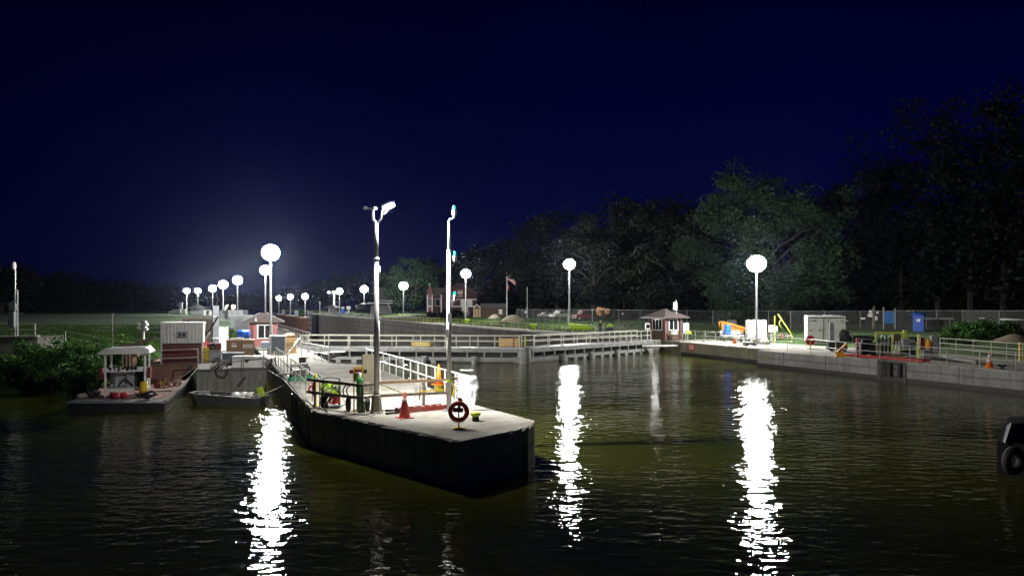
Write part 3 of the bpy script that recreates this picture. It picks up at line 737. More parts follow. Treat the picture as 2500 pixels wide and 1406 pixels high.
# hose reel cart with lime hoses and red pressure washer body
p = gp(808, 996)
t = thing('pump_cart', 'black pump cart piled with tangled lime hose and a red motor', 'pump', p, R(8))
m = MB()
for x in (-.3, .3):
    m.tube([(x, -.2, .05), (x, -.2, .95), (x, .2, 1.05), (x, .25, .05)], .022)
m.tube([(-.3, .2, 1.05), (-.1, .22, 1.1), (.3, .2, 1.05)], .022); m.box((0, 0, .07), (.66, .5, .05)); m.build('frame', BLACK, t)
m = MB(); m.box((.12, -.05, .3), (.38, .36, .22)); m.cyl((.12, -.26, .3), (.12, .16, .3), .14, n=14); m.build('motor', RED, t)
m = MB(); m.cyl((-.22, -.12, .1), (-.22, -.12, .55), .13, n=12); m.box((.1, 0, .52), (.5, .4, .16)); m.ball((.2, -.1, .62), .15); m.build('engine', BLACK, t)
lime = []
for k in range(7):
    a0 = random.random() * 6; lime.append([(.1 * math.sin(a0) + .27 * math.cos(a0 + j * .8), -.26 - .02 * k * (j % 2), .68 + .2 * math.sin(a0 * 2 + j * 1.1) + .05 * (k % 3)) for j in range(9)])
for q in lime:
    m = MB(); m.tube(q, .018); m.build('lime_hose', HIVIS, t, True)
for k in range(6):
    a0 = random.random() * 6; m = MB(); m.tube([(-.08 + .3 * math.cos(a0 + j * .7), -.3 + .03 * math.sin(j * 2.), .5 + .34 * math.sin(a0 * 1.3 + j * .9)) for j in range(8)], .014); m.build('black_hose', BLACK, t, True)
for x in (-.05, .12):
    m = MB(); m.tube([(x, -.32, .42), (x - .12, -.4, .2), (x - .16, -.42, .02), (x + .2, -.45, .015)], .014); m.build('tan_hose', ROPE, t, True)
# yellow bumper post with red hose box
p = gp(771, 990)
t = thing('bumper_post', 'thin yellow steel post with a red valve beside the pump cart', 'post', p)
m = MB(); m.cyl((0, 0, 0), (0, 0, 1.18), .045, n=10); m.box((0, 0, .01), (.3, .2, .02)); m.build('post', YELLOW, t)
m = MB(); m.torus((-.14, .0, .62), .11, .035, 'Y', 16, 6); m.box((-.06, 0, .62), (.1, .1, .5)); m.build('valve', RED, t)
# generator in the green tub
p = gp(742, 927)
t = thing('spill_tub', 'shallow green plastic tub on the pier holding the generator', 'tub', p, R(18))
m = MB(); m.box((0, 0, .02), (1.5, 1.1, .04))
for a in ((0, .54), (0, -.54)): m.box((0, a[1], .12), (1.56, .05, .2))
for x in (-.76, .76): m.box((x, 0, .12), (.05, 1.1, .2))
m.build('tub', GREENT, t)
p2 = p + Vector((-.2, .05, .05))
t = thing('generator', 'black portable generator in a tube frame sitting in the green tub', 'generator', p2, R(18))
m = MB()
for y in (-.3, .3): m.tube([(-.45, y, .02), (-.45, y, .6), (-.38, y, .66), (.38, y, .66), (.45, y, .6), (.45, y, .02), (-.45, y, .02)], .02)
for x in (-.42, .42): m.beam((x, -.3, .06), (x, .3, .06), .03, .03); m.beam((x, -.3, .62), (x, .3, .62), .03, .03)
m.build('frame', BLACK, t)
m = MB(); m.box((-.12, 0, .27), (.5, .44, .38), taper=.9); m.cyl((.14, -.22, .26), (.14, .22, .26), .19, n=14); m.build('engine', DARK, t)
m = MB(); m.box((.18, 0, .66), (.5, .46, .26), taper=.75); m.build('fuel_tank', BLACK, t)
# black bucket
p = gp(739, 889)
t = thing('bucket', 'black bucket standing alone on the pale deck behind the generator', 'bucket', p)
m = MB(); m.lathe([(.2, 0), (.26, .42), (.28, .43), (.25, .42), (.19, .03), (0, .03)], n=16); m.build('pail', BLACK, t, True)
m = MB(); m.tube([(-.26, 0, .4), (-.2, -.2, .3), (0, -.29, .25), (.2, -.2, .3), (.26, 0, .4)], .008); m.build('handle', GALV, t)
for pts_, r_, mt, lb in (([(772, 1000), (815, 1003), (850, 1010), (885, 1013), (905, 1016), (930, 1004), (958, 1000), (975, 1003)], .018, HOSE, 'grey hose trailing along the pier nose edge past the pole foot'),
                     ([(655, 905), (690, 925), (715, 955), (738, 975), (757, 985), (768, 993), (800, 1006)], .02, BLACK, 'black cable running along the left pier edge under the railing'),
                     ([(830, 995), (845, 985), (838, 972), (850, 965), (868, 975), (862, 990)], .016, BLACK, 'short black cable looped on the deck beside the pump cart'),
                     ([(760, 905), (800, 915), (850, 905), (900, 918), (950, 935), (1000, 925)], .012, ROPE, 'thin pale cord lying across the middle of the pier deck')):
    m = MB(); q = [gp(a, b) + Vector((0, 0, r_)) for a, b in pts_]; f_ = []
    for i in range(len(q) - 1):
        for k in range(4):
            u = k / 4; f_.append(q[i] * (1 - u) + q[i + 1] * u + Vector((random.uniform(-.03, .03), random.uniform(-.03, .03), 0)))
    m.tube(f_ + [q[-1]], r_); o = m.build('loose_cable', mt, smooth=True); tag(o, lb, 'cable')
# cabinet, plywood crate, leaning board
p = gp(679, 866)
t = thing('control_cabinet', 'slate blue control cabinet with pale hood at the left edge of the pier', 'cabinet', p, R(18))
m = MB(); m.box((0, 0, .85), (.95, .6, 1.1)); m.build('box', NAVY, t)
m = MB(); m.box((0, 0, 1.44), (1.3, .8, .08)); m.build('hood', WHITE, t)
for x in (-.56, .56):
    m = MB(); m.box((x, 0, .7), (.09, .09, 1.4)); m.build('leg', GALV, t)
m = MB(); m.box((.1, -.32, .15), (.7, .05, .42)); m.build('kick_plate', CABG, t)
p = gp(706, 862)
t = thing('plywood_crate', 'tall yellow plywood crate next to the slate blue cabinet', 'crate', p, R(18))
m = MB(); m.box((0, 0, .62), (1.05, .8, 1.24)); m.build('crate', PLY, t)
m = MB(); m.box((0.05, -.42, .78), (.55, .04, .05)); m.build('handle', WOODR, t)
t = thing('canvas_bundle', 'tan canvas bundle heaped on top of the plywood crate', 'bundle', p + Vector((.05, 0, 1.24)), .3)
m = MB(); m.ball((0, 0, .14), .42, 12, 7, (1.1, .7, .55)); m.ball((-.25, .1, .12), .26, 10, 6, (1, .8, .6)); m.build('bundle', TAN, t, True)
p = gp(709, 866)
t = thing('leaning_board', 'long white board leaning against the plywood crate', 'board', p)
m = MB(); m.beam((-.2, -.35, .03), (.62, .2, 1.26), .42, .05); m.build('board', WHITE, t)
m = MB(); m.beam((.0, -.34, .42), (.32, -.1, .9), .06, .1); m.build('slot', WOODR, t)
# clutter at the pier edge: hose heap by cabinet legs
t = thing('hose_heap', 'heap of tangled grey hoses hanging over the pier edge below the cabinet', 'hoses', gp(668, 893))
for k in range(8):
    a0 = random.random() * 6; m = MB(); m.tube([(-.35 + .1 * k * .5 + .25 * math.cos(a0 + j), -.2 + .22 * math.sin(a0 * 2 + j * 1.3), .25 + .28 * math.sin(a0 + j * 1.7)) for j in range(7)], .022); m.build('hose', BLACK if k % 2 else HOSE, t, True)
t = thing('steel_planks', 'loose dark planks lying on the deck left of the generator', 'planks', gp(706, 915))
for k in range(3):
    m = MB(); m.box((0, .22 * k, .03), (1.3, .12, .05), rz=.05 * k); m.build('plank', WOODR, t)

# ------------------------------------------------------------------ grey deck barge and its load
bx = lk(48.0, .95)
t = thing('deck_barge', 'grey concrete coloured deck barge with a raked bow moored beside the pier', 'barge', bx, YAW)
m = MB(); hw = 1.95
m.prism([(-hw, .0), (hw, .0), (hw, 24), (-hw, 24)], -1.9, 0)
hull = m.build('hull', BHULL, t)
m = MB(); m.beam((-hw, -.03, -.06), (hw, -.03, -.06), .07, .14); m.build('rub_rail', DARK, t)
m = MB(); m.beam((.3, -.02, -1.1), (.75, -.02, -.5), .02, .18); m.build('drain_stain', BLACK, t)
m = MB()
for k, f in enumerate((1.0, .5)): m.cyl((-1.9, .15, f * 1.02), (hw + .1, .15, f * 1.02 + .05), .028, n=6)
m.build('bow_rail', RAILD, t)
for x in (-1.9, -.55, .65, 1.8):
    m = MB(); m.cyl((x, .15, 0), (x, .15, 1.03), .028, n=6); m.build('rail_post', RAILD, t)
def onb(x, y, z=0): return bx + Matrix.Rotation(YAW, 3, 'Z') @ Vector((x, y, z))
p = onb(.95, .95)
t = thing('deck_box', 'low white deck box with a dark diamond mark on the barge bow', 'box', p, YAW - R(16))
m = MB(); m.box((0, 0, .3), (1.7, .8, .6)); m.build('box', WHITE, t)
m = MB(); m.box((0, 0, .64), (1.78, .86, .09)); m.build('lid', GREYB, t)
m = MB(); m.plate([(-.22, .55), (.22, .55), (0, .24)], -.412, -.404); m.build('diamond_mark', DARK, t)
m = MB(); m.plate([(-.15, .5), (.15, .5), (0, .32)], -.418, -.413); m.build('diamond_centre', MAROON, t)
def rel(px, py, d):                                  # point on the barge deck seen at px with base row py
    return at(px, d, 0)
p = at(588, 52.5, 0)
t = thing('storage_locker', 'big tan brown steel locker with two pale notices on the barge', 'locker', p, R(18))
m = MB(); m.box((-.02, 0, .68), (1.82, 1.0, 1.36)); m.build('body', CABB, t)
m = MB(); m.box((-.02, 0, 1.385), (1.9, 1.06, .05)); m.build('lid', CABB, t)
m = MB(); m.box((-.42, -.508, 1.0), (.34, .012, .16)); m.box((-.43, -.508, 1.17), (.3, .012, .05)); m.build('notice', CREFL, t)
m = MB(); m.box((.46, -.508, .98), (.62, .012, .24)); m.build('notice', WHITE, t)
m = MB()
for k in range(3): m.box((.46, -.517, 1.05 - k * .07), (.52, .006, .025))
m.build('notice_text', MAROON, t)
m = MB(); m.box((.05, -.512, .7), (.03, .02, 1.2)); m.build('seam', DARK, t)
p = at(523, 51, 0)
t = thing('gang_box', 'weathered maroon and grey gang box left of the brown locker', 'box', p, R(18))
m = MB(); m.box((0, 0, .4), (.84, .7, .8)); m.build('body', GREYB, t)
m = MB(); m.box((0, .1, 1.02), (.88, .7, .42)); m.box((.0, -.3, .84), (.9, .3, .06)); m.build('lid', MAROON, t)
t = thing('rubber_fender', 'black rubber ring leaning on the maroon gang box', 'fender', p + Vector((.14, -.52, .86)), R(4))
m = MB(); m.torus((0, 0, .2), .15, .06, 'Y', 18, 8); m.build('ring', RUBBER, t, True)
for x, lb in ((556, 'left one of two dark grey bins behind the barge rail'), (582, 'right one of two dark grey bins behind the barge rail')):
    p = at(x, 48.8, 0)
    t = thing('plastic_bin', lb, 'bin', p, R(18), 'grey bins on the barge')
    m = MB(); m.box((0, 0, .35), (.66, .6, .7), taper=1.12); m.build('body', NAVY, t)
    m = MB(); m.box((0, 0, .72), (.78, .7, .05)); m.build('lid', GREYB, t)
p = at(501, 50.5, 0)
t = thing('yellow_bin', 'upright yellow bin at the left corner of the barge', 'bin', p, R(6))
m = MB(); m.box((0, 0, .45), (.4, .4, .9), taper=1.25); m.build('body', YELLOW, t)
m = MB(); m.box((0, 0, .94), (.52, .52, .06)); m.build('lid', YELLOW, t)
t = thing('hose_tangle', 'tangled dark hoses dangling over the barge bow', 'hoses', onb(-.6, .35))
for k in range(9):
    a0 = random.random() * 6; m = MB(); m.tube([(-.1 + .5 * math.cos(a0 + j * .9) * (.4 + .1 * k), -.05 - .25 * (j == 3), .22 + .3 * math.sin(a0 + j * 1.4)) for j in range(7)], .02); m.build('hose', BLACK if k % 2 else HOSE, t, True)
m = MB(); m.torus((.28, -.6, -.08), .36, .03, 'Y', 24, 6); m.build('hose_loop', BLACK, t, True)
p = at(526, 60, 0)
t = thing('steel_spud', 'tall grey square steel spud rising behind the lockers', 'spud', p, R(30))
m = MB(); m.box((0, 0, 1.7), (.46, .5, 4.1)); m.build('column', M('spud grey paint', (.10, .11, .125), .55, 0, .2, 1.5, dirt=(.05, .04, .035)), t)
m = MB(); m.box((0, 0, 1.2), (.54, .58, .12)); m.box((0, 0, 2.9), (.53, .57, .06)); m.build('collar', GALV, t)
for k in range(2):
    m = MB(); m.tube([(.0, 0, 3.7 + .05 * k), (.2, .0, 4.2), (.05, .0, 4.6), (-.05 + .1 * k, 0, 5.0), (.12, 0, 5.4)], .03); m.build('cable', BLACK, t)
p = at(499, 54, 0)
t = thing('deck_crane', 'small red crane with a dark boom slanting up in front of the grey spud', 'crane', p)
m = MB(); m.lathe([(.22, 0), (.2, .7), (.16, 1.2), (.12, 1.55)], n=10); m.build('column', RED, t)
m = MB(); m.box((-.02, -.12, 1.2), (.16, .12, .7)); m.build('panel', WHITE, t)
m = MB(); m.tube([(0, 0, 1.5), (.35, 0, 1.95), (.95, .1, 3.0)], [.11, .09, .06]); m.build('boom', DARK, t)
m = MB(); m.tube([(.1, -.05, 1.4), (.4, -.05, 1.85)], .06); m.build('ram', WHITE, t)
p = at(543, 62, 0)
t = thing('white_tank', 'square white plastic tank behind the brown locker', 'tank', p, R(18))
m = MB(); m.box((0, 0, 1.0), (.86, 1.0, 2.0)); m.build('tank', WHITE, t)
m = MB(); m.beam((-.3, -.505, 1.5), (.2, -.505, 1.95), .02, .06); m.build('strap', GALV, t)
m = MB(); m.cyl((.2, 0, 2.0), (.2, 0, 2.1), .14, n=12); m.build('cap', BLACK, t)
p = at(592, 56, 0)
t = thing('blue_drum', 'bright blue drum lying on the brown locker top', 'drum', p + Vector((.1, 0, 1.05)), R(5))
m = MB(); m.lathe([(.26, -.4), (.29, -.38), (.29, -.1), (.3, -.08), (.29, -.06), (.29, .38), (.26, .4)], (0, 0, .62), 16, 'X'); m.build('drum', BLUE, t, True)
m = MB(); m.box((0, 0, .17), (.9, .5, .34)); m.build('cradle', GREYB, t)
t = thing('paper_stack', 'flat white packages lying on the brown locker left of the blue drum', 'packages', at(576, 52.4, 1.41))
for k, (x, y) in enumerate(((-.15, 0), (.25, .1))):
    m = MB(); m.box((x, y, .05 + .02 * k), (.42, .3, .1 + .03 * k), rz=.2 * k); m.build('package', WHITE, t)
p = gp(652, 850)
t = thing('tool_box', 'small dark blue tool box beside the pink gatehouse', 'box', p, .1)
m = MB(); m.box((0, 0, .27), (.8, .6, .54)); m.build('box', NAVY, t)
m = MB(); m.box((0, 0, .57), (.84, .64, .06)); m.build('lid', WHITE, t)

# pink gatehouse on the left wall
def pane_window(parent, c, wd, ht, panes=2, face='y', frame=WHITE, th=.05, rz=0):
    w = bpy.data.objects.new('window', None); COL.objects.link(w); w.parent = parent; w.location = c; w.rotation_euler = (0, 0, rz)
    m = MB(); f = .09
    m.box((0, 0, ht / 2), (wd + 2 * f, th * 1.6, f)); m.box((0, 0, -ht / 2), (wd + 2 * f, th * 2.4, f))
    for k in range(panes + 1): m.box((-wd / 2 + wd * k / panes, 0, 0), (f * (1.3 if k in (0, panes) else .9), th * 1.55, ht))
    m.build('frame', frame, w)
    m = MB(); m.box((0, .0, 0), (wd, th, ht)); m.build('pane', GLASS, w)
    return w
p = at(643, 71, 0)
t = thing('gatehouse', 'small pink gatehouse with brown gable roof on the left wall', 'gatehouse', p, R(17))
m = MB(); m.box((0, 1.4, 1.12), (2.5, 2.8, 2.24)); m.build('wall', PINK, t)
m = MB(); m.box((-1.05, -.012, 1.05), (.36, .03, 2.1)); m.build('door', MAROON, t)
pane_window(t, (.12, -.02, 1.35), 1.25, 1.25, 2)
m = MB(); m.plate([(-1.9, 2.2), (1.9, 2.2), (1.9, 2.3), (.25, 3.1), (-.25, 3.1), (-1.9, 2.3)], -.5, 3.2); m.build('roof', ROOF, t)
m = MB(); m.beam((-1.9, -.53, 2.32), (-.25, -.53, 3.13), .05, .07); m.beam((.25, -.53, 3.13), (1.9, -.53, 2.32), .05, .07); m.build('barge_board', GREYB, t)
m = MB(); m.ball((-.65, -.62, 2.42), .09); m.box((-.65, -.58, 2.6), (.06, .1, .2)); m.build('wall_lamp', WHITE, t)
# grey equipment shed and plank structure beyond
p = at(588, 84, 0)
t = thing('equipment_shed', 'grey green steel shed with flat pale roof left of the pink gatehouse', 'shed', p, R(20))
m = MB(); m.box((0, 1.6, 1.3), (2.1, 3.2, 2.6)); m.build('wall', CABG, t)
m = MB(); m.box((0, 1.6, 2.66), (2.5, 3.6, .12)); m.build('roof', WHITE, t)
m = MB(); m.box((.1, -.03, 1.2), (1.4, .05, 2.2)); m.build('door', GREYB, t)
p = at(482, 78, 0)
t = thing('timber_platform', 'grey plank sided platform with a flat slab top behind the white container', 'platform', p, R(4))
m = MB(); m.box((0, 1.2, 2.55), (3.2, 2.6, .28)); m.build('slab', DECK, t)
m = MB()
for k in range(7): m.box((-1.3 + k * .42, .06 * (k % 2), 1.2), (.36, .3, 2.4))
m.build('plank', WOODR, t)
# far clutter on the left wall
p = at(482, 300, .3)
t = thing('far_hut', 'tiny grey hut with hip roof on the far left wall', 'hut', p, .3)
m = MB(); m.box((0, 0, 1.3), (4.6, 3, 2.6)); m.build('wall', GREYB, t)
m = MB(); m.lathe([(4.2, 2.55), (4.2, 2.7), (.4, 4.1), (0, 4.2)], n=4); m.build('roof', ROOFG, t)
for x, wd, ht, lb, mt in ((431, 3.4, 1.9, 'far grey cabinet at the left end of the meadow', GREYB), (449, 1.7, 2.1, 'small far white cabinet beside the leftmost mast', WHITE), (464, 1.3, 1.4, 'lowest far grey cabinet right of the leftmost mast', CABG)):
    p = at(x, 320, .3); t = thing('utility_cabinet', lb, 'cabinet', p, 0, 'far cabinets on the left wall')
    m = MB(); m.box((0, 0, ht / 2 + .3), (wd, 1.2, ht)); m.build('body', mt, t)
    m = MB(); m.box((0, 0, .15), (wd * .8, .9, .3)); m.build('plinth', DECK, t)
p = at(442, 322, .3); t = thing('square_pillar', 'slim grey pillar between the far cabinets', 'pillar', p); m = MB(); m.box((0, 0, 2.4), (1.0, 1, 4.8)); m.box((0, 0, 4.9), (1.3, 1.3, .3)); m.build('pillar', GREYB, t)
t = thing('pipe_rail', 'low white pipe rail in front of the far cabinets', 'railing', at(418, 315, .3)); m = MB(); m.tube([(-1, 0, 0), (-1, 0, 1.1), (9, 0, 1.1), (9, 0, 0)], .12); m.build('rail', WHITE, t)
p = at(511, 230, 0)
t = thing('machinery_platform', 'pale machinery and pipes on the left wall beside the steel spud', 'machinery', p)
m = MB(); m.box((0, 0, .5), (4, 2.4, 1.0)); m.build('plinth', DECK, t)
m = MB(); m.cyl((-1.4, 0, 1), (-1.4, 0, 2.6), .45); m.cyl((.2, 0, 1), (.2, 0, 2.2), .35); m.box((1.2, 0, 1.7), (1.0, 1, 1.4)); m.tube([(-1.4, 0, 2.3), (-.4, 0, 2.6), (1.2, 0, 2.3)], .16); m.build('pump', WHITE, t)

# ------------------------------------------------------------------ red work barge with container, float with shack, jon boat
RY = R(17.5); RBZ = -.95
rb = at(402, 36.6, 0)
def onr(x, y, z=0): return rb + Matrix.Rotation(RY, 3, 'Z') @ Vector((x, y, z))
t = thing('work_barge', 'rust red work barge with a low cluttered deck and raised stern', 'barge', rb, RY)
fo = -1.45                                           # the bow is cut square to the viewer
m = MB(); m.prism([(-4.45, 1.4), (0, 0), (.0, 12.9), (-4.6, 12.9)], -1.8, RBZ - .03); m.build('hull', DARK, t)
m = MB(); m.prism([(-4.35, 2.6), (-.1, 1.25), (-.1, 12.9), (-4.5, 12.9)], RBZ - .03, RBZ); m.build('deck_plate', RUSTD, t)
m = MB(); m.prism([(-4.5, 1.36), (.04, -.06), (-.06, 1.2), (-4.35, 2.55)], RBZ - .03, RBZ + .05); m.build('bow_plate', GREYB, t)
m = MB(); m.plate([(-2.75, -1.8), (-.75, -1.8), (-.75, RBZ), (.45, -.02), (-2.75, -.02)], 12.9, 22); m.build('raised_deck', RUSTB, t)
m = MB(); m.beam((-2.8, 12.86, -.02), (.5, 12.86, -.02), .1, .1); m.beam((-.02, .2, RBZ + .04), (-.02, 12.8, RBZ + .04), .16, .12); m.build('gunwale', WOODR, t)
m = MB(); m.beam((-.7, 12.85, RBZ + .05), (.0, 12.85, -.1), .06, .16); m.build('stay', DARK, t)
m = MB(); m.tube([(-2.9, 12.95, .8), (-2.9, 12.95, .35), (.35, 12.95, .42), (.35, 12.95, .95), (-2.9, 12.95, .88), (-2.9, 12.95, 1.3)], .035); m.cyl((.35, 12.95, 0), (.35, 12.95, 1.0), .04); m.build('guard_rail', RAILG, t)
p = at(444.5, 49.6, -.02)
t = thing('cargo_container', 'corrugated site container painted white above and dark red below', 'container', p, R(19))
cw_, ch = 2.54, 2.66
m = MB(); m.box((0, 1.5, ch * .73), (cw_ - .08, 3, ch * .5)); up = m.build('upper_panel', WHITE, t)
m = MB(); m.box((0, 1.5, ch * .23), (cw_ - .08, 3, ch * .46)); m.build('lower_panel', MAROON, t)
for z0, z1, mt, nm in ((ch * .51, ch - .14, WHITE, 'upper_rib'), (.1, ch * .43, MAROON, 'lower_rib')):
    m = MB()
    for k in range(11): m.box((-1.08 + k * .216, -.03, (z0 + z1) / 2), (.10, .13, z1 - z0), taper=1.0)
    m.build(nm, mt, t)
m = MB(); m.box((0, 0, ch * .475), (cw_, .05, .1)); m.build('stripe', BLACK, t)
m = MB(); m.box((0, 1.5, ch - .05), (cw_ + .04, 3.06, .12))
for x in (-1, 1): m.box((x * (cw_ / 2 - .04), -.02, ch / 2), (.09, .1, ch))
m.build('frame', WHITE, t)
pane_window(t, (.0, -.11, ch * .70), .5, .34, 2, frame=GREYB)
# clutter on the red deck
t = thing('scrap_pile', 'pile of rusty brackets and yellow scrap on the red barge deck', 'scrap', onr(-1.7, 8.2, RBZ))
for k in range(10):
    m = MB(); m.box((random.uniform(-.7, 1.0), random.uniform(-.6, .6), .08 + random.random() * .2), (random.uniform(.2, .6), random.uniform(.06, .2), random.uniform(.05, .2)), rz=random.random() * 3, ry=random.random() * .6); m.build('scrap_piece', (RUSTB, YELLOW, DARK, MAROON)[k % 4], t)
for k in range(3):
    m = MB(); m.tube([(.5 + .25 * k, -.2, .05), (.55 + .25 * k, -.1, .5), (.75 + .25 * k, 0, .4), (.8 + .2 * k, .1, .05)], .05); m.build('hook', RUSTB, t)
for k, (x, y) in enumerate(((-1.0, 5.4), (-1.5, 3.4))):
    m = MB(); m.box((0, 0, .04), (1.5, .3, .06)); o = m.build('loose_plank', WOODR); o.location = onr(x, y, RBZ); o.rotation_euler = (0, 0, .3 + .5 * k)
    tag(o, ('loose plank nearer the scrap pile on the red deck', 'loose plank nearer the barge bow on the red deck')[k], 'plank')
t = thing('winch_post', 'rusty winch post with hanging ropes between the shack and the container', 'winch', onr(-3.2, 10.5, RBZ))
m = MB(); m.box((0, 0, .9), (.5, .5, 1.8)); m.cyl((-.4, 0, 1.9), (.5, 0, 1.9), .28, n=12); m.build('post', RUSTB, t)
m = MB(); m.tube([(-.5, -.3, 2.4), (.2, -.1, 2.3), (1.4, .2, 2.8)], [.1, .12, .07]); m.build('boom', WOODR, t)
for k in range(3):
    m = MB(); m.tube([(-.3 + .2 * k, -.3, 2.0), (-.25 + .2 * k, -.4, 1.2), (-.1 + .25 * k, -.5, .2)], .04); m.build('rope', ROPE, t)
t = thing('mooring_bitt', 'rope wrapped mooring bitt on the edge of the red barge', 'bitt', onr(-.4, 8.6, RBZ))
for x in (-.1, .15):
    m = MB(); m.cyl((x, 0, 0), (x, 0, .5), .09, n=10); m.build('post', RUSTB, t)
m = MB(); m.torus((.02, 0, .22), .2, .05, 'Z', 14, 6); m.torus((.02, 0, .32), .19, .05, 'Z', 14, 6); m.build('rope', ROPE, t)
def rope(name, label, a, b, sag, r=.022, mat=ROPE):
    a, b = Vector(a), Vector(b); m = MB(); m.tube([a + (b - a) * (k / 12) - Vector((0, 0, sag * 4 * (k / 12) * (1 - k / 12))) for k in range(13)], r)
    o = m.build(name, mat, smooth=True); tag(o, label, 'rope', 'mooring ropes'); return o
rope('mooring_rope', 'pale rope sagging from the red barge deck up to the grey barge bow', onr(-.6, .9, RBZ + .1), onb(-1.9, .1, .1), .3)
rope('mooring_rope', 'short rope running from the mooring bitt up to the grey barge', onr(-.4, 8.6, RBZ + .4), onb(-1.9, 1.6, .2), .1)
rope('mooring_rope', 'short rope tying the jon boat to the pier side', gp(614, 968, -.85), lk(41, 3.38, -.35), .08)
# float with shack
FR = R(18)
sx = at(306, 39.2, RBZ)
t = thing('canopy_shack', 'small white framed shack with open front and pale roof on the red barge', 'shack', sx, FR)
W2, Dp, Hh = .98, 1.5, 2.25
for x in (-1, 1):
    for y in (0, Dp):
        m = MB(); m.box((x * (W2 - .05), y, Hh / 2), (.09, .09, Hh)); m.build('corner_post', WHITE, t)
m = MB(); m.plate([(-W2 - .25, Hh - .05), (W2 + .2, Hh - .05), (W2 + .2, Hh + .03), (W2, Hh + .28), (-W2 + .1, Hh + .24), (-W2 - .25, Hh + .03)], -.3, Dp + .2); m.build('roof', WHITE, t)
m = MB(); m.box((0, Dp - .05, .95), (W2 * 2 - .1, .06, .9)); m.build('back_panel', WHITE, t)
m = MB(); m.box((0, .5, 1.3), (W2 * 2 - .1, .9, .06)); m.box((-.02, .12, 1.36), (W2 * 2 - .14, .05, .18)); m.build('work_shelf', WHITE, t)
m = MB()
for k in range(7): m.box((-.72 + k * .2, .1 + .05 * (k % 2), 1.44), (.12, .12, .14 + .08 * (k % 3)), rz=k)
m.tube([(-.2, .1, 1.45), (.1, .0, 1.52), (.35, .05, 1.42), (.55, .1, 1.6)], .04); m.build('controls', BLACK, t)
m = MB(); m.box((-.3, .9, .75), (.4, .4, .5)); m.box((.15, .8, .7), (.36, .4, .7)); m.cyl((-.55, .7, .45), (-.55, .7, .95), .14); m.build('machinery', GREYB, t)
m = MB(); m.box((.6, .9, .8), (.5, .5, .9)); m.tube([(-.5, .6, .4), (-.1, .5, .9), (.3, .5, .5)], .04); m.build('pump', BLACK, t)
m = MB(); m.box((0, .6, .36), (W2 * 2 - .05, 1.5, .12)); m.box((0, -.1, .14), (W2 * 2 + .1, .1, .06)); m.build('floor', WHITE, t)
for x, mt in ((-1.12, MAROON), (1.1, MAROON)):
    m = MB(); m.box((x, .2, 1.2), (.16, .6, .55)); m.build('side_box', mt, t)
m = MB(); m.plate([(-.18, 0), (0, -.16), (.2, 0), (.02, .16)], -.005, .005); o = m.build('diamond_sign', WHITE, t); o.location = (1.03, -.33, Hh + .12)
p = at(351, 39.0, RBZ)
t = thing('yellow_drum', 'worn yellow drum standing at the right corner of the shack', 'drum', p)
m = MB(); m.lathe([(.2, 0), (.2, .35), (.22, .37), (.2, .39), (.19, .78), (.1, .8), (0, .8)], n=14); m.build('drum', YELLOW, t, True)
for px, lb in ((222, 'black life jackets heaped at the left end of the red barge bow'), (368, 'black life jackets heaped at the right end of the red barge bow')):
    t = thing('jacket_heap', lb, 'life jackets', at(px, 38.4 if px < 300 else 37.6, RBZ + .05), random.random(), 'heaps of gear on the barge bow')
    for k in range(4):
        m = MB(); m.ball((random.uniform(-.25, .25), random.uniform(-.15, .15), .16 + .04 * k), .2, 9, 6, (1.2, .9, .8)); m.build('jacket', BLACK, t, True)
    if px < 300:
        m = MB(); m.ball((-.42, 0, .12), .2, 9, 6, (1.6, .9, .7)); m.build('pale_jacket', HOSE, t, True)
    m = MB(); m.box((.05, -.2, .3), (.16, .03, .06)); m.build('patch', CREFL, t)
t = thing('red_bundle', 'bright pink red bundle lying on the front of the red barge', 'bundle', at(289, 38.0, RBZ + .05))
m = MB(); m.box((-.12, 0, .14), (.5, .26, .27), rz=.05); m.ball((.3, 0, .15), .18, 9, 6, (1.3, .8, .8)); m.build('bundle', PINKR, t, True)
m = MB(); m.box((.1, -.14, .2), (.05, .02, .2)); m.build('strap', WHITE, t)
# jon boat
jb = gp(556, 986, WZ)
t = thing('jon_boat', 'flat aluminium jon boat floating below the grey barge bow', 'boat', (jb.x, jb.y, WZ), R(-12))
L2 = 2.0
out = [(-L2, .35), (-L2 * .75, .72), (L2, .78), (L2, -.78), (-L2 * .75, -.72), (-L2, -.35)]
inn = [(x * .97, y * .92) for x, y in out]; bot = [(x * .9, y * .75) for x, y in out]
m = MB(); n = 6
vs = [(x, y, .42 + (.14 if x < -1 else 0)) for x, y in out] + [(x, y, .42 + (.14 if x < -1 else 0)) for x, y in inn] + [(x, y, -.1) for x, y in bot] + [(x * .97, y * .95, .06) for x, y in bot]
fs = [(k, (k + 1) % n, n + (k + 1) % n, n + k) for k in range(n)] + [((k + 1) % n, k, 2 * n + k, 2 * n + (k + 1) % n) for k in range(n)] + [(n + k, n + (k + 1) % n, 3 * n + (k + 1) % n, 3 * n + k) for k in range(n)] + [tuple(range(3 * n, 4 * n)), tuple(range(3 * n - 1, 2 * n - 1, -1))]
m.add(vs, fs); m.build('hull', ALU, t)
m = MB()
for x in (-.6, .6): m.box((x, 0, .3), (.32, 1.35, .06))
m.build('bench', ALU, t)
m = MB(); m.tube([(x, y, .43 + (.14 if x < -1 else 0)) for x, y in out[1:] + out[:2]], .03); m.build('gunwale', GALV, t)
t2 = thing('supply_bags', 'white plastic bags piled in the jon boat', 'bags', (jb.x + .7, jb.y + .1, WZ + .3))
for k in range(3):
    m = MB(); m.ball((-.3 + .38 * k, .1 * (k % 2), .16), .22, 9, 6, (1.3, .9, .7)); m.build('bag', WHITE, t2, True)
ob = gp(606, 1000, WZ)
